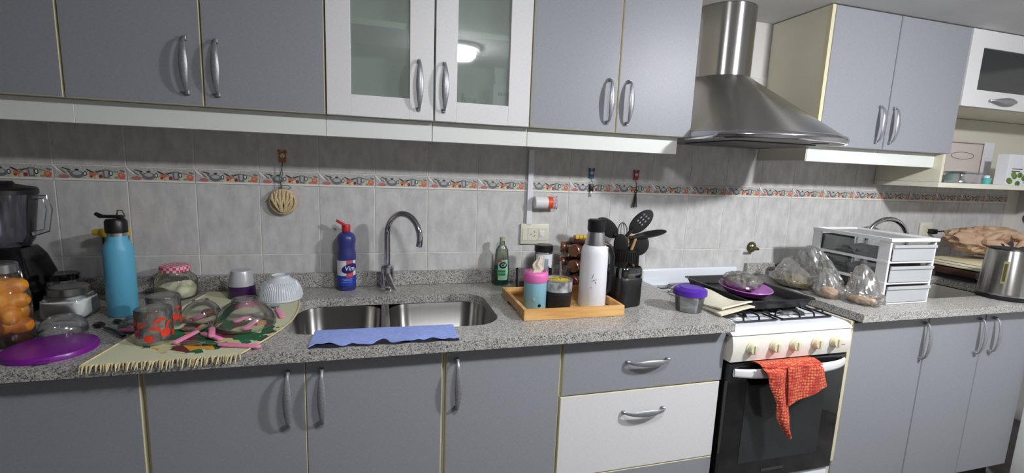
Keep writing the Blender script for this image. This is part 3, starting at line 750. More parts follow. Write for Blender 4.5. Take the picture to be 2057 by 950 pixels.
def towf(u, v, dz=0):
    # u along the long side (back-left to front-right), v across
    a = Vector((2.150, -.270)).lerp(Vector((2.140, -.590)), u); c = Vector((2.262, -.240)).lerp(Vector((2.345, -.520)), u)
    p = a.lerp(c, v); zz = .9075 if v > .05 else .9068
    zz += .008*sin(v*pi)+.004*sin(u*9+v*5)+.010*max(0, u-.75)*4*(1-v)*.3+dz
    return (p.x, p.y, zz)
MB().grid(lambda u, v: towf(u, v), 26, 12, thick=.006).build('lower_layer', 'beige_cloth', tw, world=True, smooth=60)
def towf2(u, v):
    p = Vector(towf(u*.96+.01, v*.92+.05, .012+.006*sin(u*6))); p.z += .008*(u**4); return p
MB().grid(towf2, 26, 12, thick=.006).build('upper_layer', 'beige_cloth', tw, world=True, smooth=60)
tb = T('storage_tub', 'small round clear tub with violet lid at the counter end by the stove', 'tub', (2.082, -.492, .9005))
MB().lathe([(0, 0), (.044, 0), (.052, .062), (.051, .062), (.043, .003), (0, .003)], n=32).build('bowl', 'clearplastic', tb, smooth=40)
MB().lathe([(.0, .086), (.035, .086), (.040, .082), (.048, .084), (.057, .078), (.058, .060), (.055, .058), (.054, .07), (0, .07)], n=32).build('lid', 'violet', tb, smooth=30)

# ================================================================== LEFT COUNTER THINGS
Z = .9005
bb = T('water_bottle', 'tall sky-blue steel water bottle with black flip lid', 'bottle', (.279, -.262, Z))
MB().lathe([(0, 0), (.034, 0), (.037, .004), (.037, .195), (.034, .212), (.026, .225), (.0245, .238), (.0, .238)], n=40).build('bottle_body', 'blue', bb, smooth=40)
MB().lathe([(.0235, .238), (.0235, .250)], n=32).build('steel_neck', 'steel_plain', bb)
b = MB().lathe([(0, .248), (.0265, .248), (.027, .252), (.027, .280), (.023, .287), (0, .288)], n=32)
b.box(-.034, .018, -.008, .008, .290, .299, bev=.003); b.box(.006, .02, -.008, .008, .28, .296, bev=.003)
b.tube([(-.034, 0, .294), (-.048, 0, .303)], [.007, .005], 10); b.build('flip_lid', 'black', bb, smooth=40)
b = MB().tube([(.004, 0, .298), (.006, 0, .312), (.018, 0, .312), (.024, 0, .294)], .0018, 6); b.build('carry_loop', 'black', bb)

def jar(name, label, loc, r, h, lidr, lidh, lidm, fill=None, fh=.6, neck=None, sq=0, gm='glass'):
    t = T(name, label, 'jar', loc)
    neck = neck or lidr*.96; hb_ = h-lidh
    pf = [(0, 0), (r*.9, 0), (r, .008), (r, hb_*.62), (r*.96, hb_*.75), (neck, hb_*.93), (neck, hb_)]
    MB().lathe(pf, n=40, sq=sq).build('glass_body', gm, t, smooth=50)
    MB().lathe([(0, h), (lidr*.9, h), (lidr, h-.003), (lidr*1.01, hb_), (lidr*.94, hb_), (0, hb_+.001)], n=36).build('lid', lidm, t, smooth=30)
    if fill:
        rr_ = r*.955; f = MB(); n = 36; prof = [(0, .004), (rr_*.9, .004), (rr_, .01), (rr_, fh*hb_)]
        f.lathe(prof, n=n, sq=sq)
        vs = []; fs = []; m = 8
        for i in range(m+1):
            for k in range(n):
                a = 2*pi*k/n; q = 1/((abs(cos(a))**sq+abs(sin(a))**sq)**(1/sq)) if sq else 1
                rad = rr_*q*(1-i/m); x, y = rad*cos(a), rad*sin(a)
                zz = fh*hb_+(0 if i == 0 else (.10*h*noise.noise(Vector((x*40+h*9, y*40, h*50)))+(.34 if fill == 'powder' else .10)*h*(i/m)*(.6+x/r*.6)))
                vs.append((x, y, zz))
        for i in range(m):
            for k in range(n): k2 = (k+1) % n; fs.append([i*n+k, i*n+k2, (i+1)*n+k2, (i+1)*n+k])
        f.add(vs, fs); f.build('contents', fill, t, smooth=60)
    return t
jar('glass_jar', 'squat square glass jar of white flour with a steel screw lid', (.150, -.262, Z), .054, .092, .047, .022, 'metal_lid', 'flour', .80, sq=5)
jar('glass_jar', 'round glass jar with pink gingham lid, part full of pale powder', (.352, -.085, Z), .062, .112, .044, .020, 'gingham', 'powder', .38)
jar('glass_jar', 'dim grey-lidded glass jar behind the flour jar', (.078, -.150, Z), .044, .105, .040, .018, 'black_gloss', 'flour', .55)
pj_ = T('fruit_jar', 'tall glass jar of orange fruit halves in syrup at the left edge', 'jar', (.130, -.470, Z))
prof = [(0, 0), (.044, 0), (.050, .008), (.050, .118), (.046, .140), (.031, .168), (.029, .182)]
MB().lathe(prof, n=40).build('glass_body', 'glass', pj_, smooth=50)
MB().lathe([(0, .002), (.042, .002), (.048, .010), (.048, .03), (0, .03)], n=32).build('syrup', 'syrup', pj_)
MB().lathe([(0, .205), (.028, .205), (.033, .201), (.034, .181), (.030, .180)], n=32).build('lid', 'metal_lid', pj_, smooth=30)
k = 0
for zz, n_, rr_ in ((.046, 4, .022), (.078, 4, .022), (.112, 4, .021), (.142, 3, .017)):
    for i in range(n_):
        a = 2*pi*i/n_+k*.8
        MB().ell((rr_*cos(a), rr_*sin(a), zz+.004*sin(3*i+k)), (.028, .025, .024), nz=.3, seed=k+i, mat=Matrix.Rotation(a, 3, 'Z')).build('fruit_half', 'peach', pj_, smooth=80)
    k += 1
ba = T('blender', 'countertop blender with black base, clear jug and black lid', 'blender', (-.062, -.135, Z))
b = MB(); ringloft(b, [[(p[0], p[1], q[2]) for p in rrect(-q[0], q[0], -q[1], q[1], .03)] for q in ((.088, .088, 0), (.09, .09, .01), (.085, .085, .10), (.072, .072, .155), (.058, .058, .185), (.04, .04, .187))], True)
b.build('motor_base', 'black_gloss', ba, smooth=50)
MB().lathe([(0, .19), (.055, .19), (.066, .21), (.082, .345), (.083, .35)], n=40).build('jug', 'greyplastic', ba, smooth=50)
MB().tube([(.078, 0, .335), (.108, 0, .338), (.116, 0, .30), (.104, 0, .235), (.070, 0, .225)], .006, 10, flat=1.4).build('jug_handle', 'clearplastic', ba)
MB().lathe([(0, .382), (.03, .382), (.035, .374), (.080, .364), (.084, .358), (.084, .345), (.0, .345)], n=40).build('lid', 'black', ba, smooth=30)
pt = T('plastic_jug', 'tall plastic jug with mustard lid half hidden behind the blue bottle', 'jug', (.192, -.085, Z)); pt.scale = (.78, .78, 1)
MB().lathe([(0, 0), (.038, 0), (.040, .004), (.046, .21), (.045, .21), (.038, .006), (0, .006)], n=36).build('jug_body', 'clearplastic', pt, smooth=40)
b = MB().lathe([(0, .238), (.046, .236), (.050, .230), (.050, .212), (0, .211)], n=36); b.box(-.075, -.02, -.016, .016, .213, .232, bev=.005)
b.build('lid', 'yellow', pt, smooth=40)
b = MB()
for i in range(9):
    a = R(200+i*18); rr_ = .0415+.03*.12; zz = .03+.02*(i % 4)+.01*(i % 3)
    b.ell((rr_*cos(a), rr_*sin(a), zz+.01), (.010, .003, .014), n=8, m=6, mat=Matrix.Rotation(a-pi/2, 3, 'Z'))
b.build('printed_fruit', 'label_red', pt)
dm = MB().lathe([(.050, 0), (.052, .002), (.050, .018), (.040, .036), (.024, .046), (0, .049)], n=36).build('clear_lid', 'clearplastic', smooth=60)
dm.location = (.207, -.405, Z); tag(dm, 'clear plastic dome behind the purple disc lid', 'cover'); dm.name = 'plastic_dome'
pd = T('disc_lid', 'flat round bright purple plastic lid at the front of the counter', 'lid', (.255, -.540, Z))
MB().lathe([(0, .014), (.080, .014), (.086, .012), (.089, .006), (.089, 0), (.085, 0), (.084, .009), (0, .010)], n=48).build('disc', 'purple', pd, smooth=30)
MB().box(-.012, .012, -.098, -.086, .003, .007, bev=.001, mat=Matrix.Rotation(R(20), 3, 'Z')).build('lid_tab', 'purple', pd)
def dark_spoon(x0, y0, x1, y1, label, r=.013, zz=.006):
    t = T('serving_spoon', label, 'spoon', (x0, y0, Z)); d = Vector((x1-x0, y1-y0, 0))
    MB().tube([(d.x*.22, d.y*.22, zz), (d.x*.6, d.y*.6, zz+.004), (d.x, d.y, zz)], [.004, .005, .006], 8, flat=.6).build('spoon_handle', 'black', t)
    an = math.atan2(d.y, d.x)
    MB().ell((0, 0, .007), (r*1.7, r, .006), mat=Matrix.Rotation(an, 3, 'Z')).build('bowl', 'black', t)
dark_spoon(.272, -.375, .375, -.478, 'black plastic serving spoon between purple lid and tumblers')
dark_spoon(.305, -.352, .405, -.445, 'thin black spoon lying beside the blue bottle foot', .010, .009)
sb = MB().lathe([(.046, 0), (.047, .001), (.043, .016), (.030, .028), (.0, .031)], n=32).build('clear_bowl', 'clearplastic', smooth=60)
sb.location = (.372, -.385, Z); tag(sb, 'small clear plastic bowl upside down beside the blue bottle', 'bowl')

# placemat
pm = T('placemat', 'cream fringed placemat with printed fruit and green leaves under the washed dishes', 'placemat', (.58, -.50, Z))
A_, B_, D_, E_ = Vector((.372, -.655)), Vector((.690, -.648)), Vector((.752, -.185)), Vector((.437, -.045))
def mf(u, v):
    f = A_.lerp(B_, u); k_ = E_.lerp(D_, u); p = f.lerp(k_, v)
    p.x += .042*sin(v*pi)*u
    zz = .0022+.0012*(1+sin(u*14+v*5))*.5*(1 if v > .1 else .6)
    return (p.x, p.y, Z+zz)
MB().grid(mf, 30, 30, thick=.0012).build('mat_cloth', 'mat', pm, world=True, smooth=60)
b = MB(); random.seed(3)
for i in range(70):
    u = (i+.5)/70; p = Vector(mf(u, 0)); L = random.choice((.006, .010, .014, .020, .026))*random.uniform(.8, 1.2)*(1.1 if .4 < u < .95 else .65)
    e = p+Vector((random.uniform(-.006, .006), -L, -.0012)); m_ = p.lerp(e, .5)+Vector((0, 0, .0005))
    if e.y < -.646: e.z = Z+.002-min(.014, (-.646-e.y)*1.1)
    b.tube([p, m_, e], [.0018, .0022, .0008], 5)
b.build('front_fringe', 'fringe', pm, world=True, stuff=True)
b = MB()
for (u0, u1) in ((0, 1),):
    for side in (0, 1): b.tube([tuple(Vector(mf(side, k/24))+Vector((0, 0, .0006))) for k in range(25)], .0022, 6)
    b.tube([tuple(Vector(mf(k/24, 1))+Vector((0, 0, .0006))) for k in range(25)], .0022, 6)
b.build('hem', 'fringe', pm, world=True)

# cutlery
ZM = Z+.0042
def cutlery(kind, E0, N0, label, zt=0, hl=None, head=.085):
    e, n_ = Vector(E0), Vector(N0); d = n_-e; L = hl or d.length; an = math.atan2(d.y, d.x)
    t = T('table_'+kind, label, kind, (e.x, e.y, ZM+zt), an)
    b = MB(); ringloft(b, [[(p[0], p[1], q[1]) for p in rrect(q[0], L-q[0], -.0078+q[0], .0078-q[0], .0058)] for q in ((.0015, 0), (0, .0015), (0, .0050), (.0015, .0065))], True)
    b.build('handle', 'pink', t, smooth=40)
    h = MB(); zc = .0035
    if kind == 'knife':
        h.prism([(L, -.004), (L+.02, -.007), (L+head, -.007), (L+head+.012, -.001), (L+head*.9, .006), (L+.01, .004)], zc-.0008, zc+.0008, 'z')
    elif kind == 'spoon':
        h.tube([(L, 0, zc), (L+head*.6, 0, zc)], .0025, 8, flat=.6); h.ell((L+head*.85, 0, zc), (.024, .015, .0035), n=16, m=8)
    else:
        h.tube([(L, 0, zc), (L+head*.5, 0, zc)], .0025, 8, flat=.6); h.box(L+head*.45, L+head*.62, -.010, .010, zc-.001, zc+.001, bev=.0005)
        for yy in (-.0085, -.003, .003, .0085): h.box(L+head*.6, L+head*1.1, yy-.0013, yy+.0013, zc-.001, zc+.001)
    h.build({'knife': 'blade', 'spoon': 'bowl', 'fork': 'tines'}[kind], 'steel_plain', t, smooth=40)
    return t
cutlery('knife', (.497, -.395), (.535, -.305), 'pink-handled knife leaning across the small upturned glass bowl', .006, .085, .05)
cutlery('knife', (.518, -.560), (.545, -.468), 'pink-handled knife pointing front-left beside the tomato tumbler', .001, .088, .05)
cutlery('spoon', (.620, -.548), (.556, -.490), 'pink-handled spoon in the middle of the cutlery pile', .0, .082, .075)
cutlery('fork', (.598, -.545), (.572, -.458), 'short-looking pink-handled fork on top of the cutlery pile', .0075, .075, .06)
cutlery('fork', (.727, -.616), (.621, -.582), 'pink-handled fork nearest the front edge of the mat', .0, .108, .085)
cutlery('spoon', (.735, -.385), (.705, -.300), 'pink-handled spoon sticking out beneath the white bowl', .0, .09, .05)
cutlery('knife', (.612, -.410), (.648, -.345), 'pink-handled knife under the upturned glass bowl, left', .0, .07, .03)
cutlery('fork', (.655, -.478), (.672, -.395), 'pink-handled fork under the upturned glass bowl, right', .0, .08, .02)
cutlery('knife', (.345, -.432), (.393, -.440), 'pink-handled knife tip beside the tomato tumblers', .0, .05, .02)

def upbowl(loc, r, h, label, m='glass', foot=.45, name='glass_bowl', ribs=0):
    t = T(name, label, 'bowl', loc)
    prof = [(r, 0), (r*1.0, h*.12), (r*.96, h*.30), (r*.86, h*.52), (r*.68, h*.74), (r*foot+.003, h*.88), (r*foot, h*.92), (r*foot, h)]
    inner = [(r*foot-.003, h), (r*foot-.004, h*.95), (0, h*.94)]
    MB().lathe(prof+inner, n=56).build('bowl_shell', m, t, smooth=50)
    MB().lathe([(r*.99, -.0), (r*1.01, .001), (r*1.01, .004), (r*.985, .005)], n=56).build('rim', m, t, smooth=60)
    if ribs:
        b_ = MB()
        for k in range(ribs):
            a = 2*pi*k/ribs; b_.tube([((r*q+.0006)*cos(a), (r*q+.0006)*sin(a), h*zz) for q, zz in ((.998, .1), (.96, .30), (.86, .52), (.69, .73))], .0017, 6)
        b_.build('ribs', m, t, smooth=60)
    return t
M['thickglass'] = glassy('thick_glass', (252, 254, 253), .3, .03, .06, (214, 220, 216), 1.5)
upbowl((.648, -.430, ZM), .078, .078, 'large clear glass bowl upside down over pink cutlery', 'thickglass', .42)
upbowl((.510, -.345, ZM), .052, .055, 'smaller clear glass bowl upside down behind the cutlery pile', 'thickglass', .4)
on = MB().ell((0, 0, .012), (.018, .016, .012), nz=.2).build('brown_piece', 'twig', smooth=80); on.location = (.522, -.335, ZM); tag(on, 'small reddish brown piece seen through the smaller glass bowl', 'brown_piece')  # small brown lump under the bowl, its kind left open
M['china'] = mat('white_china', (214, 220, 228), .15, coat=.4)
upbowl((.690, -.160, ZM), .068, .082, 'white ribbed china bowl upside down at the back of the mat', 'china', .42, 'china_bowl', 56)
pc = T('plastic_cup', 'clear cup with purple band upside down beside the white bowl', 'cup', (.560, -.120, Z))
MB().lathe([(.043, 0), (.044, .002), (.041, .045)], n=36).build('purple_band', 'deep_purple', pc, smooth=40)
MB().lathe([(.0405, .045), (.034, .088), (.031, .096), (.0, .097)], n=36).build('cup_body', 'milky', pc, smooth=40)
def tumbler(loc, r, h, label, seed):
    t = T('printed_tumbler', label, 'glass', loc); random.seed(seed)
    MB().lathe([(r, 0), (r*.995, h*.97), (r*.95, h), (0, h), (0, h-.006), (r*.93, h-.006), (r*.96, .0)], n=40).build('glass_body', 'thickglass', t, smooth=40)
    b = MB()
    for k in range(20):
        a = 2*pi*(k+.3*random.random())/20; zz = h*(.18+.3*((k*2) % 5)/4*1.5+.06*random.random()); zz = min(zz, h*.82)
        rr_ = random.uniform(.010, .014); tilt = random.uniform(-.9, .9); full = k % 3 == 0
        pts = []
        for j in range(13):
            th = (2*pi if full else pi)*j/(13 if full else 12); pts.append((rr_*cos(th), rr_*sin(th)*.9))
        n = len(pts); vs = []; 
        for dx, dz in [(0, 0 if full else rr_*.3)]+pts:
            x_, z_ = dx*cos(tilt)-dz*sin(tilt), dx*sin(tilt)+dz*cos(tilt); aa = a+x_/r
            vs.append(((r+.0006)*cos(aa), (r+.0006)*sin(aa), zz+z_))
        fs = [[0, j+1, (j+1) % n+1] for j in range(n if full else n-1)]
        b.add(vs, fs)
    b.build('tomato_print', mat('tomato_red', (214, 58, 36), .4), t, smooth=0)
tumbler((.462, -.520, ZM), .040, .088, 'front clear tumbler printed with red tomato slices, upside down', 2)
tumbler((.438, -.400, Z+.004), .040, .088, 'rear clear tumbler with red print, partly hidden by the front one', 5)

# blue cloth on the sink edge
bc = T('blue_cloth', 'blue wiping cloth with ragged front edge along the sink front', 'cloth', (1.03, -.58, Z))
def clf(u, v, z_=0):
    x = .842+u*(1.232-.842); yb = -.508-.010*u
    yf = -.632-.004*u+.020*abs(sin(u*9.3+.4))**10+.014*abs(sin(u*14+1))**12
    y = yf+(yb-yf)*v; zz = Z+.004+.0025*sin(u*11)*(1-v)+.003*max(0, .12-v)/.12*sin(u*23)
    return (x, y, zz+z_)
MB().grid(clf, 60, 8, thick=.0018).build('top_layer', 'blue_cloth', bc, world=True, smooth=50)
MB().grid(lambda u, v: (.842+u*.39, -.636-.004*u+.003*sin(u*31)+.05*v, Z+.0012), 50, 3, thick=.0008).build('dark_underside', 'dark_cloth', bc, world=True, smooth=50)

# cleaner bottle (blue)
vb = T('cleaner_bottle', 'violet-blue cleaner bottle with red flip cap behind the sink', 'bottle', (.897, -.052, Z), R(-3))
r_ = .0335
MB().lathe([(0, 0), (.031, 0), (r_, .004), (r_, .118), (.034, .125), (.0335, .140), (.0305, .155), (.031, .170), (.0335, .185), (.033, .200), (.026, .212), (.014, .220), (.0135, .226), (0, .226)], n=44).build('bottle_body', 'vimblue', vb, smooth=50)
b = MB().lathe([(0, .246), (.0145, .246), (.0155, .243), (.0155, .222), (0, .222)], n=28)
b.build('cap', 'red', vb, smooth=40)
MB().tube([(-.006, 0, .246), (-.018, 0, .252), (-.034, 0, .262)], [.008, .009, .008], 12, flat=.6).build('flip_top', 'red', vb)
def wrap(b, r, a0, a1, z0, z1, mi=0, n=16, m=1):
    b.grid(lambda u, v: (r*sin(a0+(a1-a0)*u), -r*cos(a0+(a1-a0)*u), z0+(z1-z0)*v), n, m, mi)
b = MB(); wrap(b, r_+.0004, R(-75), R(75), .058, .115, 0, 24); wrap(b, r_+.0004, R(-75), R(75), .020, .058, 1, 24)
wrap(b, r_+.0008, R(5), R(48), .100, .1145, 2); wrap(b, r_+.0008, R(5), R(48), .052, .072, 2)
lb = b.build('label', ['label_white', 'label_blue', 'label_red'], vb, smooth=60)
b = MB()
def ovl(u, v):
    a = 2*pi*u; x_, z_ = .029*cos(a)*v, (.0175*sin(a)+.006*cos(a))*v; aa = R(26)+x_/r_
    return ((r_+.0016)*sin(aa), -(r_+.0016)*cos(aa), .086+z_)
b.grid(ovl, 28, 5); b.build('oval_mark', 'label_navy', lb, smooth=60)
b = MB()
for (a0, a1, zz) in ((-20, 40, .046), (-12, 42, .041), (-25, 10, .034), (14, 42, .034), (12, 40, .107), (16, 36, .061)):
    wrap(b, r_+.0012, R(a0), R(a1), zz-.0009, zz+.0009, 0, 8)
b.build('small_print', mat('print_lilac', (150, 156, 220), .5), lb, smooth=60)
t_ = text('Vim', .0235, 'lettering', 'label_white', lb, (0, 0, .086), .0003, .15, bend=r_+.0036); t_.rotation_euler = (0, 0, R(24))
# soap bottle (green)
cb = T('soap_bottle', 'half-full green dish soap bottle with its label near the tray', 'bottle', (1.497, -.062, Z))
def ovalrings(spec, n=36): return [[(rx*cos(2*pi*k/n), ry*sin(2*pi*k/n), zz) for k in range(n)] for rx, ry, zz in spec]
b = MB(); ringloft(b, ovalrings([(.026, .016, 0), (.030, .020, .004), (.031, .021, .05), (.031, .021, .09), (.029, .020, .108), (.0275, .019, .128), (.026, .018, .146), (.018, .014, .160), (.011, .010, .167), (.0105, .0105, .185)]), True)
b.build('bottle_body', glassy('pale_bottle', (212, 222, 206), .3, .08, .22, (150, 160, 140)), cb, smooth=50)
b = MB(); ringloft(b, ovalrings([(.025, .015, .001), (.0305, .0205, .006), (.0315, .0215, .05), (.0315, .0215, .085)]), True); b.build('green_soap', 'darkgreen', cb, smooth=50)
MB().lathe([(0, .198), (.011, .198), (.012, .184), (0, .184)], n=20).build('nozzle_cap', mat('pale_cap', (150, 166, 140), .4), cb)
def ovalgrid(u, v, x0, x1, z0, z1, off):
    x_ = x0+(x1-x0)*u; y_ = -.0215*math.sqrt(max(0, 1-(x_/.0322)**2)); return (x_, y_-off, z0+(z1-z0)*v)
b = MB(); b.grid(lambda u, v: (lambda p: (p[0]*(1-.25*abs(v-.4)), p[1], p[2]))(ovalgrid(u, v, -.020, .024, .024, .108, .0012)), 14, 8)
lb = b.build('label', 'label_mint', cb, smooth=60)
b = MB(); b.grid(lambda u, v: ovalgrid(u, v, -.018, .012, .056, .066, .002), 8, 1); b.grid(lambda u, v: ovalgrid(u, v, -.018, .012, .044, .053, .002), 8, 1); b.build('green_bands', 'label_green', lb)
b = MB(); b.add([(0.001, -.0250, .087)]+[(.001+.0165*cos(2*pi*k/24), -.0246+.003*cos(2*pi*k/24)**2, .087+.0135*sin(2*pi*k/24)) for k in range(24)], [[0, k+1, (k+1) % 24+1] for k in range(24)]); b.build('oval_mark', 'label_dk', lb, smooth=0)
text('Cif', .0175, 'lettering', 'label_white', lb, (.001, -.0262, .087), .0004, .1)
MB().ell((-.010, -.020, .104), (.008, .003, .006), n=12, m=6).build('red_spot', 'label_red', lb)

# wooden tray and what stands on it
wt = T('wooden_tray', 'pale wooden serving tray with raised sides on the counter', 'tray', (1.635, -.375, Z))
x0, x1, y0, y1, hh, tt = 1.458, 1.812, -.515, -.235, .036, .011
MB().box(x0+tt, x1-tt, y0+tt, y1-tt, Z, Z+.006).build('base_board', 'wood', wt, world=True, smooth=0)
MB().box(x0, x1, y0, y0+tt, Z, Z+hh, bev=.001, seg=1).build('side_board', 'wood', wt, world=True, smooth=0)
MB().box(x0, x1, y1-tt, y1, Z, Z+hh, bev=.001, seg=1).build('side_board', 'wood', wt, world=True, smooth=0)
for xa in (x0, x1-tt):
    b = MB(); pts = [(y0+tt, Z), (-.44, Z), (-.432, Z+.010), (-.318, Z+.010), (-.31, Z), (y1-tt, Z), (y1-tt, Z+hh), (y0+tt, Z+hh)]
    b.prism(pts, xa, xa+tt, 'x'); b.build('side_board', 'wood', wt, world=True, smooth=0, label='end board with a hand slot under it')
ZT = Z+.0066
pk = T('insulated_tumbler', 'pale blue tumbler with thick pink lid on the wooden tray', 'tumbler', (1.525, -.415, ZT))
MB().lathe([(0, 0), (.036, 0), (.0385, .003), (.0385, .098), (0, .098)], n=40).build('cup_body', 'pale_blue', pk, smooth=40)
MB().lathe([(0, .128), (.030, .128), (.034, .133), (.039, .131), (.0425, .122), (.0425, .106), (.040, .098), (0, .098)], n=40).build('lid', 'hotpink', pk, smooth=50)
b = MB(); b.lathe([(0, 0), (.0055, 0), (.0055, .0006), (0, .0006)], (.004, -.0387, .022), 16, mat=Matrix.Rotation(R(90), 3, 'X')); b.build('round_mark', 'black', pk)
b = MB(); b.lathe([(0, 0), (.008, 0), (.008, .0006), (0, .0006)], (-.012, -.0368, .045), 16, mat=Matrix.Rotation(R(90), 3, 'X') ); b.build('green_print', mat('olive_print', (120, 160, 140), .6), pk)
tp = T('paper_tissue', 'crumpled cream paper tissue poking up from the pink lid', 'tissue', (1.525, -.415, ZT+.1285))
def tis(u, v):
    a = u*2*pi; rr_ = .017*(1-v)**.7+.004+.003*sin(a*5+v*6); return (rr_*cos(a)+.012*v+.004*sin(v*9), rr_*sin(a)*.6, v*.052+.004*sin(a*3)*v)
MB().grid(tis, 24, 12).build('tissue_sheet', noisy('tissue_paper', (186, 176, 156), (214, 206, 190), (60, 60, 60), .9), tp, smooth=30)
mt = T('mate_cup', 'mate gourd cup with black base, grey band and yellow herb', 'cup', (1.612, -.405, ZT))
MB().lathe([(0, 0), (.040, 0), (.046, .006), (.0485, .055), (.0485, .062)], n=40).build('sleeve', 'black_mat', mt, smooth=50)
MB().lathe([(.0478, .060), (.0495, .098), (.046, .100), (.044, .08)], n=40).build('band', 'marble', mt, smooth=50)
MB().lathe([(.0492, .0965), (.0502, .098), (.0502, .1015), (.046, .1018), (.0455, .098)], n=40).build('steel_rim', 'steel_plain', mt, smooth=50)
b = MB(); b.grid(lambda u, v: (.0455*v*cos(2*pi*u), .0455*v*sin(2*pi*u), .094+.008*(1-v)+.004*noise.noise(Vector((v*3*cos(2*pi*u), v*3*sin(2*pi*u), 2)))), 28, 8); b.build('herb', 'yerba', mt, smooth=60)
bo = T('metal_straw', 'dark metal drinking straw standing in the mate cup', 'straw', (1.616, -.410, ZT+.100))
MB().tube([(0, 0, 0), (0, 0, .035), (-.004, -.004, .062)], [.0032, .003, .003], 10).build('straw_tube', 'steel_plain', bo)
MB().lathe([(.0045, .028), (.0045, .034)], n=12, caps=(True, True)).build('straw_collar', 'chrome', bo)
th = T('thermos_flask', 'tall white thermos flask with steel neck and black lid on tray', 'thermos', (1.742, -.405, ZT)); th.scale = (1.0, 1.0, 1.075)
MB().lathe([(0, 0), (.047, 0), (.0485, .004), (.0478, .10), (.0472, .175), (.044, .193), (.037, .203), (0, .204)], n=48).build('flask_body', 'label_white', th, smooth=50)
MB().lathe([(.036, .202), (.035, .210), (.0285, .246), (.0, .246)], n=40).build('steel_neck', 'steel_plain', th, smooth=50)
MB().lathe([(0, .286), (.026, .286), (.0305, .282), (.0305, .254), (.027, .246), (0, .246)], n=36).build('lid', 'black', th, smooth=40)
MB().tube([(.036, 0, .206), (.056, .0, .200), (.070, 0, .17), (.072, 0, .12), (.066, 0, .05), (.047, 0, .035)], [.006, .007, .008, .008, .007, .006], 10).build('carry_handle', 'black', th)
b = MB()
for (a0, zz, l_, an) in ((-8, .108, .016, 1.2), (-2, .095, .018, .3), (4, .088, .010, -1.0), (-14, .07, .006, .5)):
    for s_ in (-1, 1):
        aa = R(a0-18); b.tube([(.0484*sin(aa-s_*l_/2*cos(an)/.0484), -.0484*cos(aa-s_*l_/2*cos(an)/.0484), zz-s_*l_/2*sin(an)), (.0484*sin(aa), -.0484*cos(aa), zz)], .0009, 5)
b.build('grey_print', mat('grey_print', (120, 122, 132), .6), th)
# behind / beside the tray
bj = T('spice_jar', 'white-labelled jar with black screw lid under the wall socket', 'jar', (1.645, -.150, Z))
MB().lathe([(0, 0), (.034, 0), (.036, .004), (.036, .148), (.033, .155), (0, .155)], n=36).build('jar_body', 'clearplastic', bj, smooth=40)
b = MB(); wrap(b, .0366, R(-70), R(120), .04, .148, 0, 28); wrap(b, .0370, R(62), R(105), .055, .142, 1, 10); wrap(b, .0370, R(-12), R(14), .07, .13, 2, 8)
b.build('label', ['label_white', mat('label_plum', (110, 40, 46), .5), mat('label_grey', (150, 156, 168), .5)], bj, smooth=60)
MB().lathe([(0, .182), (.034, .182), (.037, .179), (.037, .156), (0, .155)], n=36).build('lid', 'black', bj, smooth=30)
hg = T('tea_glass', 'glass of amber liquid behind the pale blue tumbler', 'glass', (1.565, -.150, Z))
MB().lathe([(0, 0), (.029, 0), (.032, .085), (.031, .085), (.028, .003), (0, .003)], n=32).build('glass_body', 'glass', hg, smooth=40)
MB().lathe([(0, .0035), (.0272, .0035), (.029, .042), (0, .042)], n=32).build('liquid', 'honey', hg, smooth=40)
MB().box(.020, .036, -.032, -.0305, .02, .06).build('tag', 'label_white', hg)
gd = T('glass_cup', 'clear glass cup behind the mate cup with purple plastic below', 'glass', (1.690, -.215, Z))
MB().lathe([(.0, 0), (.034, 0), (.042, .06), (.045, .105), (.044, .105), (.0405, .06), (.033, .003), (0, .003)], n=36).build('cup_body', 'glass', gd, smooth=50)
MB().lathe([(.0365, .02), (.0425, .062)], n=36).build('purple_band', 'purple', gd)
# spice carousel
sp = T('spice_rack', 'brown revolving spice rack of copper-lidded jars behind the thermos', 'spice rack', (1.815, -.160, Z), R(20))
sp.scale = (1, 1, 1)
b = MB().lathe([(0, 0), (.065, 0), (.065, .008), (.02, .012), (.02, .2), (0, .2)], n=32)
b.lathe([(0, .208), (.058, .208), (.064, .200), (.064, .192), (0, .190)], n=8); b.build('stand', 'brown', sp, smooth=30)
for lev in range(3):
    for k in range(6):
        a = 2*pi*k/6+.35; zz = .045+.062*lev
        rot = Matrix.Rotation(a, 3, 'Z') @ Matrix.Rotation(R(90), 3, 'Y')
        j = MB().lathe([(0, .018), (.0225, .018), (.0235, .022), (.0235, .072), (.02, .076), (0, .076)], (0, 0, zz), 20, mat=rot).build('jar', 'brown', sp, smooth=40)
        MB().lathe([(0, .096), (.022, .096), (.0245, .093), (.0245, .078), (0, .077)], (0, 0, zz), 24, mat=rot).build('jar_lid', 'copper', j, smooth=40)
sq_ = T('yellow_packet', 'row of small yellow stock cubes on top of the spice rack', 'packet', (1.80, -.165, Z+.2085), R(12))
for k in range(4): MB().box(-.036+.018*k, -.020+.018*k, -.010, .010, 0, .014, bev=.002).build('cube', 'yellow', sq_)
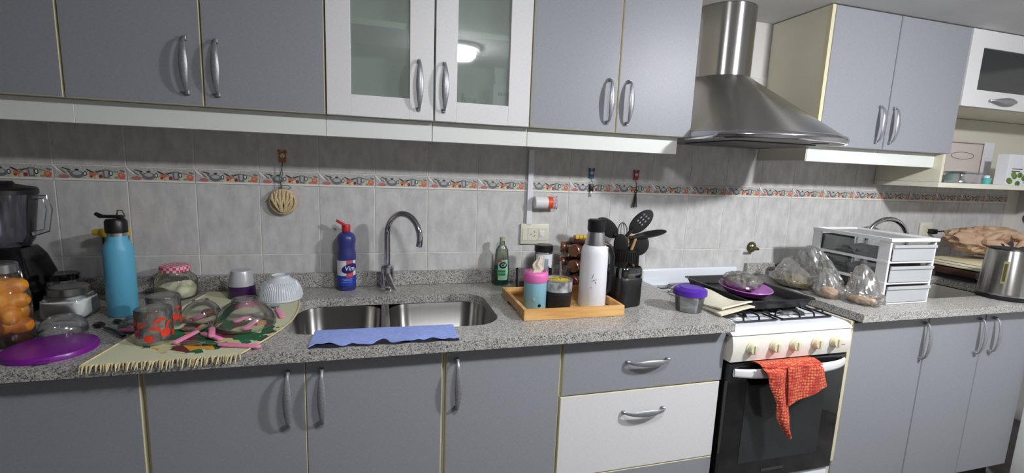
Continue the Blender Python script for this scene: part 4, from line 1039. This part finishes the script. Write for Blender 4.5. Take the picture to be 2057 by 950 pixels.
# crock with utensils
cr = T('utensil_crock', 'black ribbed cylinder crock holding cooking utensils', 'crock', (2.020, -.130, Z))
b = MB().lathe([(0, 0), (.052, 0), (.054, .004), (.056, .160), (.052, .162), (.050, .02), (0, .02)], n=40)
for k in range(36):
    a = 2*pi*k/36; b.tube([(.0552*cos(a), .0552*sin(a), .012), (.0568*cos(a), .0568*sin(a), .15)], .0021, 5)
b.build('crock_body', 'black', cr, smooth=40)
def utensil(kind, top, label, base=(0, 0), headl=.09, headw=.035, face=(-.5, -.86, .15), flat=.005, neck=None):
    """wooden stem plus black head; top = end of the head relative to the crock"""
    t = T(kind, label, kind.split('_')[-1], (2.020+base[0], -.130+base[1], Z+.024)); e = Vector(top)-Vector((base[0], base[1], .024)); d = e.normalized()
    if neck: n_ = Vector(neck)-Vector((base[0], base[1], .024)); d = (e-n_).normalized(); headl = (e-n_).length
    else: n_ = e-d*headl
    MB().tube([(0, 0, 0), tuple(n_)], [.0055, .0065], 10).build('handle', 'wood2', t)
    fv = -Vector(face).normalized(); yy = (fv-d*fv.dot(d)).normalized(); xx = yy.cross(d)
    q = Matrix((xx, yy, d)).transposed()
    c = n_+d*(headl*.5)
    if kind == 'balloon_whisk':
        b_ = MB()
        for k in range(5):
            a = pi*k/5; pts = []
            for j in range(17):
                th_ = pi*j/16; rad = headw*sin(th_)*(1 if th_ < pi else 1); along = headl*(.5-.5*cos(th_)) 
                s_ = (j/16)*2*pi
                pts.append(tuple(n_+q @ Vector((headw*sin(s_/1)*cos(a), headw*sin(s_/1)*sin(a), headl*(1-cos(s_))/2))))
            b_.tube(pts, .0012, 5)
        b_.build('wires', 'black', t); return t
    b_ = MB().ell(tuple(c), (headw, flat, headl*.56), n=24, m=14, mat=q)
    b_.tube([tuple(n_-d*.03), tuple(n_+d*.02)], [.008, .009], 10)
    h = b_.build('head', 'black_mat', t, smooth=60)
    if kind == 'slotted_spoon':
        b2 = MB()
        for i in range(-1, 2):
            for j in range(3):
                p = c+q @ Vector((i*.012, -flat*.98, headl*(-.05+.16*j))); b2.ell(tuple(p), (.0032, .0018, .0055), n=8, m=6, mat=q)
        b2.build('slots', mat('slot_grey', (150, 150, 152), .6), h)
    return t
utensil('slotted_spoon', (.088, -.030, .318), 'black slotted spoon tallest at the right of the utensil crock', (-.02, .01), .105, .033, neck=(.020, .0, .232))
utensil('ladle_spoon', (-.150, -.035, .285), 'black solid spoon leaning left from the crock behind the thermos', (.02, 0), .10, .032, neck=(-.055, -.01, .215))
utensil('balloon_whisk', (-.014, .015, .268), 'black balloon whisk standing upright in the crock', (.0, .02), .10, .023)
utensil('pasta_spoon', (-.045, -.030, .222), 'black rounded spoon low at the front left of the crock', (-.015, -.02), .080, .030)
utensil('wide_spatula', (.055, -.030, .222), 'black wide spatula at the front of the crock', (.01, -.02), .085, .040)
utensil('angled_spatula', (.150, -.050, .240), 'black spatula leaning far right out of the crock', (-.02, -.01), .13, .026, face=(-.15, -.35, .9), neck=(.035, -.02, .212))
bp = T('ceramic_canister', 'black rounded-square canister with smoky glass lid before the crock', 'canister', (1.876, -.385, Z), R(12))
MB().lathe([(0, 0), (.047, 0), (.051, .005), (.052, .10), (.049, .106), (0, .106)], n=48, sq=5).build('canister_body', 'black', bp, smooth=50)
MB().lathe([(.0495, .106), (.0505, .112), (.0495, .140), (.046, .145), (0, .145)], n=48, sq=5).build('lid', glassy('smoked_lid', (60, 54, 52), .5, .05, .35, (20, 18, 18)), bp, smooth=50)
MB().ell((0, 0, .118), (.030, .030, .012), nz=.4).build('contents', 'dough', bp, smooth=80)

# ================================================================== WALL THINGS
cdt = MB().box(1.611, 1.634, -.014, -.0025, 1.146, 1.454, bev=.001, seg=1).build('cable_conduit', 'label_white', smooth=0)
setloc(cdt, (1.622, -.008, 1.3)); tag(cdt, 'white square cable duct running down to the wall socket', 'cable duct')
def socket(x0, x1, z0, z1, label):
    t = T('wall_socket', label, 'socket', ((x0+x1)/2, -.0025, (z0+z1)/2)); w2, h2 = (x1-x0)/2, (z1-z0)/2
    MB().box(-w2, w2, -.009, 0, -h2, h2, bev=.002).build('frame', 'ivory', t)
    for i, (a, b_) in enumerate(((-w2+.008, -w2+.030), (-w2+.031, .014), (.015, w2-.010))):
        m = MB().box(a, b_, -.011, -.0085, -h2+.016, h2-.016, bev=.001, seg=1).build('module', 'ivory', t, smooth=0)
        if i == 1:
            cx = (a+b_)/2; s_ = MB()
            for dx, dz, an in ((-.009, 0, 0), (.006, .009, .9), (.006, -.009, -.9)):
                s_.box(-.0045, .0045, -.0114, -.0105, -.0012, .0012, mat=Matrix.Translation((cx+dx, 0, dz)) @ Matrix.Rotation(an, 4, 'Y'))
            s_.build('pin_slots', 'black', m)
        if i == 2: MB().box(a+.006, b_-.012, -.0135, -.0105, -.012, .014, bev=.001).build('switch_rocker', 'label_white', m)
    return t
socket(1.589, 1.715, 1.061, 1.147, 'ivory wall socket with switch below the white cable duct')
tu = T('paper_roll', 'white tube with orange band fixed sideways beside the cable duct', 'tube', (1.636, -.030, 1.240), 0)
ro = Matrix.Rotation(R(90), 3, 'Y')
MB().lathe([(0, 0), (.024, 0), (.026, .002), (.026, .060), (.0, .060)], n=28, mat=ro).build('tube_body', 'white_plastic', tu, smooth=40)
MB().lathe([(.0262, .056), (.0262, .076), (.025, .077)], n=28, mat=ro).build('orange_band', mat('orange_band', (226, 84, 40), .4), tu, smooth=40)
MB().grid(lambda u, v: (.077+.026*v, (.025-.018*v)*sin(2*pi*u)*(1-.3*v), (.025+.003*v)*cos(2*pi*u)), 24, 6).build('crimped_end', noisy('printed_end', (150, 96, 110), (206, 206, 214), (160, 160, 160), .4), tu, smooth=40)
def plaque(x, z, m, label, face=True):
    t = T('sticker_hook', label, 'wall hook', (x, -.002, z))
    b = MB().box(-.012, .012, -.004, 0, -.020, .016, bev=.002); b.ell((-.010, -.002, .019), (.006, .0025, .006), n=10, m=6); b.ell((.010, -.002, .019), (.006, .0025, .006), n=10, m=6)
    b.build('plaque', m, t, smooth=40)
    MB().ell((0, -.0035, .004), (.0085, .002, .008), n=16, m=8).build('face', 'label_white', t)
    b = MB(); 
    for sx in (-.0035, .0035): b.ell((sx, -.0055, .006), (.0013, .0008, .0016), n=8, m=6)
    b.ell((0, -.0055, -.0005), (.0028, .0008, .001), n=8, m=6); b.build('eyes_and_mouth', 'black', t)
    MB().tube([(0, -.003, -.018), (0, -.004, -.030), (0, -.010, -.034), (0, -.014, -.030)], .0013, 6).build('hook', 'darkgrey', t)
    return t
plaque(.680, 1.386, mat('orange_plaque', (176, 110, 48), .5), 'orange animal-face sticker hook holding the straw ring')
plaque(1.901, 1.366, mat('blue_plaque', (66, 106, 146), .5), 'blue animal-face sticker hook between the cable duct and the red hook')
plaque(2.118, 1.366, mat('red_plaque', (170, 52, 72), .5), 'red animal-face sticker hook, rightmost of the three on the tiles')
k1 = T('key_bunch', 'short black key fob hanging from the blue hook', 'keys', (1.901, -.008, 1.332))
MB().box(-.010, .010, -.006, .003, -.042, -.010, bev=.003).build('fob', 'black', k1)
MB().tube([(0, -.006, 0), (.004, -.006, -.006), (0, -.004, -.012), (-.004, -.006, -.006), (0, -.006, 0)], .001, 6).build('ring', 'steel_plain', k1)
MB().box(-.004, .003, -.002, 0, -.064, -.042, bev=.0006).build('key', 'steel_plain', k1)
k2 = T('key_bunch', 'longer dark bunch of keys hanging from the red hook', 'keys', (2.118, -.008, 1.332))
MB().lathe([(.006, -.002), (.009, 0), (.006, .002)], (0, -.003, -.035), 16, mat=Matrix.Rotation(R(90), 3, 'X')).build('ring', 'black', k2)
MB().tube([(0, -.005, 0), (.001, -.004, -.026)], .0015, 6).build('cord', 'darkgrey', k2)
for i, an in enumerate((-.12, .05, .18)):
    MB().box(-.0035, .0035, -.004+.0018*i, -.0028+.0018*i, -.064, 0, bev=.0004, mat=Matrix.Translation((0, 0, -.044)) @ Matrix.Rotation(an, 4, 'Y')).build('key', ['darkgrey', 'black', 'brass'][i], k2)
sr = T('straw_ring', 'coiled beige straw cord bundle hanging on the tiled wall', 'ornament', (.679, -.016, 1.225))
b = MB(); rot = Matrix.Rotation(R(90), 3, 'X'); b.lathe([(.040, -.006), (.0465, -.004), (.048, .001), (.046, .006), (.040, .008)], n=40, mat=rot); b.lathe([(0, -.002), (.040, -.001), (.040, .003), (0, .003)], n=40, mat=rot); b.build('hoop', 'straw', sr, smooth=50)
for i in range(9):
    x_ = -.034+.0085*i; h_ = math.sqrt(max(.0001, .043**2-x_**2)); wv = .006*sin(i*2.1)
    MB().tube([(x_, -.004, h_), (x_+wv, -.011, h_*.4), (x_*.7-wv, -.013, -h_*.3), (x_*.45, -.008, -h_*.9)], [.005, .0062, .006, .004], 8).build('strand', 'straw', sr, smooth=60)
b = MB(); b.tube([(0, -.004, .130), (.003, -.006, .10), (-.004, -.004, .07), (.0, -.004, .045)], .0016, 6); b.tube([(0, -.004, .120), (-.008, -.004, .08), (-.003, -.004, .045)], .0013, 6)
b.tube([(.0, -.006, .060), (.022, -.006, .058), (.030, -.006, .050), (.020, -.006, .046)], .0018, 6); b.tube([(0, -.004, .058), (-.030, .004, .030), (-.060, .008, -.004)], .0012, 6); b.build('tie_cord', 'greycord', sr)
gv = T('gas_valve', 'round brass gas valve on the tiles above the stove', 'valve', (2.790, -.0025, 1.036))
rot = Matrix.Rotation(R(90), 3, 'X')
MB().lathe([(0, .020), (.012, .018), (.024, .008), (.027, 0)], n=32, mat=rot).build('rosette', 'brass', gv, smooth=60)
MB().tube([(0, -.018, 0), (0, -.040, -.002)], .007, 10).build('stem', 'brass', gv)
MB().box(-.042, .006, -.046, -.038, -.009, .001, bev=.002).build('lever', 'brass', gv)
so = socket(3.915, 4.01, 1.075, 1.165, 'white wall socket behind the brown sack')
pg = T('power_plug', 'black plug and cable curving from the right socket', 'cable', (3.985, -.014, 1.118))
MB().box(-.018, .018, -.030, 0, -.014, .014, bev=.005).build('plug', 'black', pg)
MB().tube([(0, -.028, 0), (.0, -.10, .018), (-.02, -.20, .02), (-.01, -.33, -.02), (.03, -.40, -.16), (-.05, -.42, -.205), (-.16, -.44, -.2135), (-.30, -.46, -.2135)], .004, 8).build('cord', 'black', pg)
rv = MB().lathe([(0, 0), (.038, 0), (.038, .004), (0, .006)], n=28, mat=Matrix.Rotation(R(-90), 3, 'Y')).build('wall_plate', 'darkgrey', smooth=40)
rv.location = (4.6995, -.075, 1.20); tag(rv, 'dark round plate on the white side wall at the right edge', 'plate')

# ================================================================== RIGHT COUNTER THINGS
dt = T('drawer_tower', 'white three-tier plastic drawer tower with clear drawers', 'drawer tower', (3.05, -.40, Z))
tx0, tx1, ty0, ty1 = 2.922, 3.172, -.555, -.215
def frame_ring(b, x0, x1, y0, y1, z0, z1, w=.012, fl=False):
    b.box(x0, x1, y0, y0+w, z0, z1, bev=.002, seg=1); b.box(x0, x1, y1-w, y1, z0, z1, bev=.002, seg=1)
    b.box(x0, x0+w, y0+w, y1-w, z0, z1); b.box(x1-w, x1, y0+w, y1-w, z0, z1)
for z_ in (.0, .081, .166):
    b = MB(); frame_ring(b, tx0, tx1, ty0, ty1, Z+z_, Z+z_+.010); b.box(tx0+.012, tx1-.012, ty0+.012, ty1-.012, Z+z_+.003, Z+z_+.006)
    b.build('shelf_frame', 'white_plastic', dt, world=True, smooth=0)
b = MB(); frame_ring(b, tx0-.004, tx1+.006, ty0-.006, ty1, Z+.252, Z+.266, .014); b.build('top_frame', 'white_plastic', dt, world=True, smooth=0)
MB().box(tx0+.010, tx1-.008, ty0+.008, ty1-.014, Z+.256, Z+.260).build('top_panel', 'milky', dt, world=True, smooth=0)
for (px, py, wy) in ((tx0, ty0, .045), (tx1-.010, ty0, .02), (tx0, ty1-.040, .040), (tx1-.010, ty1-.02, .02)):
    MB().box(px+.0008, px+.0105, py+.0008, py+wy, Z+.0101, Z+.2519, bev=.001, seg=1).build('post', 'white_plastic', dt, world=True, smooth=0)
for i, z_ in enumerate((.0105, .0915, .1765)):
    b = MB(); xa, xb, ya, yb, h_ = tx0+.013, tx1-.013, ty0-.004, ty1-.02, .064
    b.box(xa, xb, ya, ya+.002, Z+z_, Z+z_+h_); b.box(xa, xb, yb-.002, yb, Z+z_, Z+z_+h_); b.box(xa, xa+.002, ya+.002, yb-.002, Z+z_, Z+z_+h_)
    b.box(xb-.002, xb, ya+.002, yb-.002, Z+z_, Z+z_+h_); b.box(xa+.002, xb-.002, ya+.002, yb-.002, Z+z_, Z+z_+.002)
    b.mi = [0]*6+[1]*(len(b.f)-6); d = b.build('drawer', ['milky', 'glass'], dt, world=True, smooth=0)  # light falling on the front is put into its milky tone; sides clear
    MB().box(xa-.004, xb+.004, ya-.006, ya-.0005, Z+z_+h_-.012, Z+z_+h_, bev=.001, seg=1).build('drawer_lip', 'milky', d, world=True, smooth=0)
# odds and ends inside drawers
random.seed(4)
for k, (z_, m, lb_) in enumerate(((.1795, mat('teal_cloth', (50, 92, 96), .8), 'crumpled teal cloth in the top clear drawer'), (.0945, 'darkgrey', 'dark grey bundle in the middle clear drawer'))):
    o = MB().ell((0, 0, .012), (.085, .11, .014), nz=.6, n=26, m=14, seed=k+11, nf=26).build('stored_cloth', m, smooth=80)
    o.location = (3.04, -.38, Z+z_+.003); tag(o, lb_, 'cloth')
# bags
def film(loc, r, label, seed, inner, inmat, inr, name='plastic_bag', neck=None, cat='bag', nz=.55):
    t = T(name, label, cat, loc)
    MB().ell((0, 0, inr[2]), inr, nz=.3, n=26, m=16, seed=seed, nf=24).build(inner, inmat, t, smooth=80)
    b = MB(); n, m_ = 64, 40
    vs = []; fs = []
    for i in range(m_+1):
        th_ = pi*i/m_
        for k in range(n):
            a = 2*pi*k/n; d_ = Vector((sin(th_)*cos(a), sin(th_)*sin(a), -cos(th_)))
            q = Vector((d_.x*r[0], d_.y*r[1], d_.z*r[2])); nn = noise.noise(q*16+Vector((seed, 0, seed*2)))+.55*(1-2*abs(noise.noise(q*34+Vector((0, seed, 1)))))+.35*(1-2*abs(noise.noise(q*75+Vector((seed, 2, 1)))))
            q *= 1+nz*.38*nn-.08
            if neck and d_.z > .55: f_ = (d_.z-.55)/.45; q.z += neck[2]*f_; q.x += neck[0]*f_; q.y += neck[1]*f_; q.x *= 1-.1*f_
            q.z = max(q.z+r[2], .0008); vs.append(q)
    for i in range(m_):
        for k in range(n): k2 = (k+1) % n; fs.append([i*n+k, i*n+k2, (i+1)*n+k2, (i+1)*n+k])
    b.add(vs, fs); b.build('film', 'film', t, smooth=18)
    return t
film((2.795, -.250, Z), (.066, .105, .038), 'clear bag of yellow-green seeds behind the black baking tray', 2, 'seeds', 'seeds', (.056, .088, .030), neck=(.05, .05, .05))
film((2.800, -.430, Z), (.046, .056, .034), 'clear bag holding a pale bread roll on the counter corner', 7, 'bread_roll', 'dough', (.032, .036, .024), neck=(-.0, .03, .05))
film((2.865, -.520, Z), (.048, .07, .034), 'crumpled clear bag with bread pieces against the drawer tower', 9, 'bread_piece', 'dough', (.032, .05, .015), neck=(.01, .02, .085), nz=.8)
film((2.860, -.330, Z), (.045, .10, .045), 'loose empty-looking clear bag between seeds and tower', 13, 'paper_scrap', 'label_white', (.02, .05, .008), neck=(-.03, .05, .10), nz=.9)
sc = T('steel_cup', 'small steel cup with black rim beside the seed bag', 'cup', (2.905, -.085, Z))
MB().lathe([(0, 0), (.026, 0), (.029, .052), (.028, .052), (.025, .003), (0, .003)], n=32).build('cup_body', 'steel_plain', sc, smooth=40)
MB().lathe([(.030, .050), (.031, .060), (.029, .062), (.024, .060), (0, .054)], n=32).build('rim', 'black', sc, smooth=40)
# kettle
kt = T('electric_kettle', 'brushed steel electric kettle with level window at the right edge', 'kettle', (3.648, -.545, Z))
MB().lathe([(0, 0), (.090, 0), (.090, .012), (.086, .016), (0, .016)], n=44).build('power_base', 'black', kt, smooth=40)
MB().lathe([(0, .018), (.088, .018), (.088, .026)], n=44).build('lower_ring', 'steel_plain', kt, smooth=40)
MB().lathe([(.0865, .026), (.086, .05), (.077, .205), (.074, .212)], n=56).build('kettle_body', brushed('kettle_steel', (180, 178, 174), .27, (8, 8, 700)), kt, smooth=60)
MB().lathe([(.074, .212), (.070, .219), (.02, .224), (.0, .224)], n=44).build('lid', 'black', kt, smooth=40)
b = MB(); a0 = R(-158)
for (w_, z0, z1, mi, off) in ((.20, .072, .168, 0, .0012), (.11, .082, .158, 1, .0026)):
    b.grid(lambda u, v: ((.0855-.0095*((z0+(z1-z0)*v-.05)/.155)+off)*cos(a0+w_*(u-.5)), (.0855-.0095*((z0+(z1-z0)*v-.05)/.155)+off)*sin(a0+w_*(u-.5)), z0+(z1-z0)*v), 8, 8, mi)
b.build('level_window', [mat('window_frame_gold', (140, 134, 96), .35), mat('window_dark', (78, 76, 48), .2)], kt)
MB().tube([(.075, .02, .20), (.13, .03, .21), (.15, .03, .17), (.145, .03, .07), (.09, .02, .05)], .011, 10).build('handle', 'black', kt)
# sack, boards, plastic behind the second sink
sa = T('paper_sack', 'crumpled brown sack heaped at the back of the right counter', 'sack', (4.12, -.20, Z+.105))
b = MB(); n, m_ = 110, 60; vs = []; fs = []
for i in range(m_+1):
    th_ = pi*i/m_
    for k in range(n):
        a = 2*pi*k/n; d_ = Vector((sin(th_)*cos(a), sin(th_)*sin(a), -cos(th_)))
        q = Vector((d_.x*.29, d_.y*.13, d_.z*.085)); nn = noise.noise(Vector((q.x*7, q.y*9, q.z*12))+Vector((1, 5, 2))); rd = abs(noise.noise(Vector((q.x*13+q.z*9, q.y*12, q.z*17))))
        rd2 = abs(noise.noise(Vector((q.x*24+q.y*10, q.y*26, q.z*30)))); q *= 1+.30*nn-.30*rd-.14*rd2; q.z = max(q.z, -.078)+.085; q.x += .0; vs.append(q)
for i in range(m_):
    for k in range(n): k2 = (k+1) % n; fs.append([i*n+k, i*n+k2, (i+1)*n+k2, (i+1)*n+k])
b.add(vs, fs); b.build('sack_body', 'sack', sa, smooth=40)
b = MB()
for (p, q2, r2) in (((-.20, -.10, .10), (-.03, -.14, .03), .022), ((-.02, -.12, .13), (.14, -.10, .07), .02), ((.0, -.11, .02), (.05, -.13, .12), .018), ((-.22, -.06, .05), (-.08, -.10, .14), .016)):
    p, q2 = Vector(p), Vector(q2); b.tube([p.lerp(q2, k/6)+Vector((0, -.008*sin(pi*k/6), .012*sin(pi*k/6))) for k in range(7)], [r2*(.5+.5*sin(pi*(k+.5)/7)) for k in range(7)], 10)
b.build('folds', 'sack', sa, smooth=60)
MB().ell((-.05, -.125, .085), (.022, .006, .022), n=16, m=8).build('hollow_shade', mat('hollow_shade_paint', (48, 52, 54), .8), sa)  # shade between folds, painted on as a dark patch
bd = T('board_stack', 'stack of pale and brown trays beneath the brown sack', 'tray', (3.98, -.25, Z))
for i, (w_, m, z0) in enumerate(((.30, 'brown', .030), (.32, 'edge', .066), (.31, 'cream', .078), (.30, 'edge', .090))):
    MB().box(-.17+.01*i, -.17+.01*i+w_, -.10, .12, z0, z0+(.030 if i == 0 else .010), bev=.003).build('board', m, bd)
for sx in (-.12, .10): MB().box(sx, sx+.05, -.05, .1, 0, .030).build('foot', 'darkgrey', bd)
wp = T('plastic_wrap', 'greyish crumpled plastic with a white lid under the stacked trays', 'wrap', (3.93, -.365, Z))
MB().ell((0, 0, .012), (.07, .05, .022), nz=.6, n=30, m=16, seed=21, nf=40).build('film', 'film', wp, smooth=20)
MB().ell((.03, -.035, .012), (.022, .012, .007), n=16, m=8).build('white_lid', 'white_plastic', wp)
bk = T('small_appliance', 'black squat appliance between the drawer tower and the sack', 'appliance', (3.62, -.10, Z))
b = MB(); b.box(-.12, .12, -.06, .06, .008, .12, bev=.02, seg=3); b.build('body', 'black', bk)
MB().box(-.10, .10, -.015, .015, .118, .123, bev=.002).build('slot', 'darkgrey', bk)
for sx in (-.1, .1): MB().box(sx-.01, sx+.01, -.05, .05, 0, .01).build('foot', 'darkgrey', bk)

# ================================================================== SHELF THINGS
ZS = 1.3895
def leaning(name, x0, x1, z0, z1, y, label, cat, m='label_white', th=.014):
    t = T(name, label, cat, ((x0+x1)/2, y, z0)); MB().box(x0, x1, y-th/2, y+th/2, z0, z1, bev=.001, seg=1).build('box_body', m, t, world=True, smooth=0); return t
pf = leaning('picture_box', 3.83, 4.115, ZS, 1.607, -.110, 'pinkish flat box with a thin brown oval frame on the shelf', 'box', mat('blush_card', (200, 190, 184), .6))
b = MB(); frame_pts = [(.0, 0)]
for (xa, xb, za, zb) in ((3.835, 4.110, 1.596, 1.601), (4.104, 4.110, ZS+.05, 1.601), (3.835, 4.110, ZS+.05, ZS+.055)): b.box(xa, xb, -.1185, -.1172, za, zb)
b.tube([(3.96+.085*cos(2*pi*k/28), -.1185, 1.533+.018*sin(2*pi*k/28)) for k in range(29)], .0013, 5); b.build('brown_line', mat('taupe_line', (130, 108, 100), .6), pf, world=True)
leaning('tall_carton', 4.125, 4.225, ZS, 1.612, -.085, 'narrow pale carton beside the oval-marked box', 'carton', 'label_white', .03)
g = leaning('tea_box', 4.09, 4.42, ZS, 1.545, -.22, 'white box with green leaves print at the right end of the shelf', 'box', 'label_white', .05)
b = MB(); random.seed(9)
for k in range(16): 
    b.ell((4.11+.30*random.random(), -.2455, ZS+.008+.045*random.random()**1.5+(.04 if k > 11 else 0)*(1 if k > 11 else 0)), (.020, .002, .014), n=10, m=6)
b.build('leaf_print', noisy('leaf_green', (40, 96, 40), (120, 140, 50), (20, 20, 20), .5), g, world=True)
b = MB(); b.box(4.12, 4.20, -.2460, -.2448, 1.470, 1.474); b.box(4.12, 4.185, -.2460, -.2448, 1.458, 1.462); b.build('text_lines', 'darkgrey', g, world=True)
jar('glass_jar', 'clear glass jar at the left of the open shelf', (3.72, -.12, ZS), .032, .10, .028, .014, 'metal_lid', None)
tc = T('teal_cup', 'small turquoise cup with white top on the open shelf', 'cup', (4.00, -.215, ZS))
MB().lathe([(0, 0), (.017, 0), (.019, .032), (0, .032)], n=20).build('cup_body', mat('turquoise', (80, 180, 176), .4), tc)
MB().lathe([(0, .032), (.012, .032), (.012, .044), (0, .046)], n=20).build('cap', 'label_white', tc)
cp_ = T('clear_box', 'low clear plastic container on the open shelf', 'container', (3.86, -.20, ZS))
MB().box(-.075, .075, -.04, .04, .0005, .05, bev=.006).build('container_body', 'clearplastic', cp_)
MB().box(-.078, .078, -.043, .043, .0505, .058, bev=.002).build('lid', 'clearplastic', cp_)
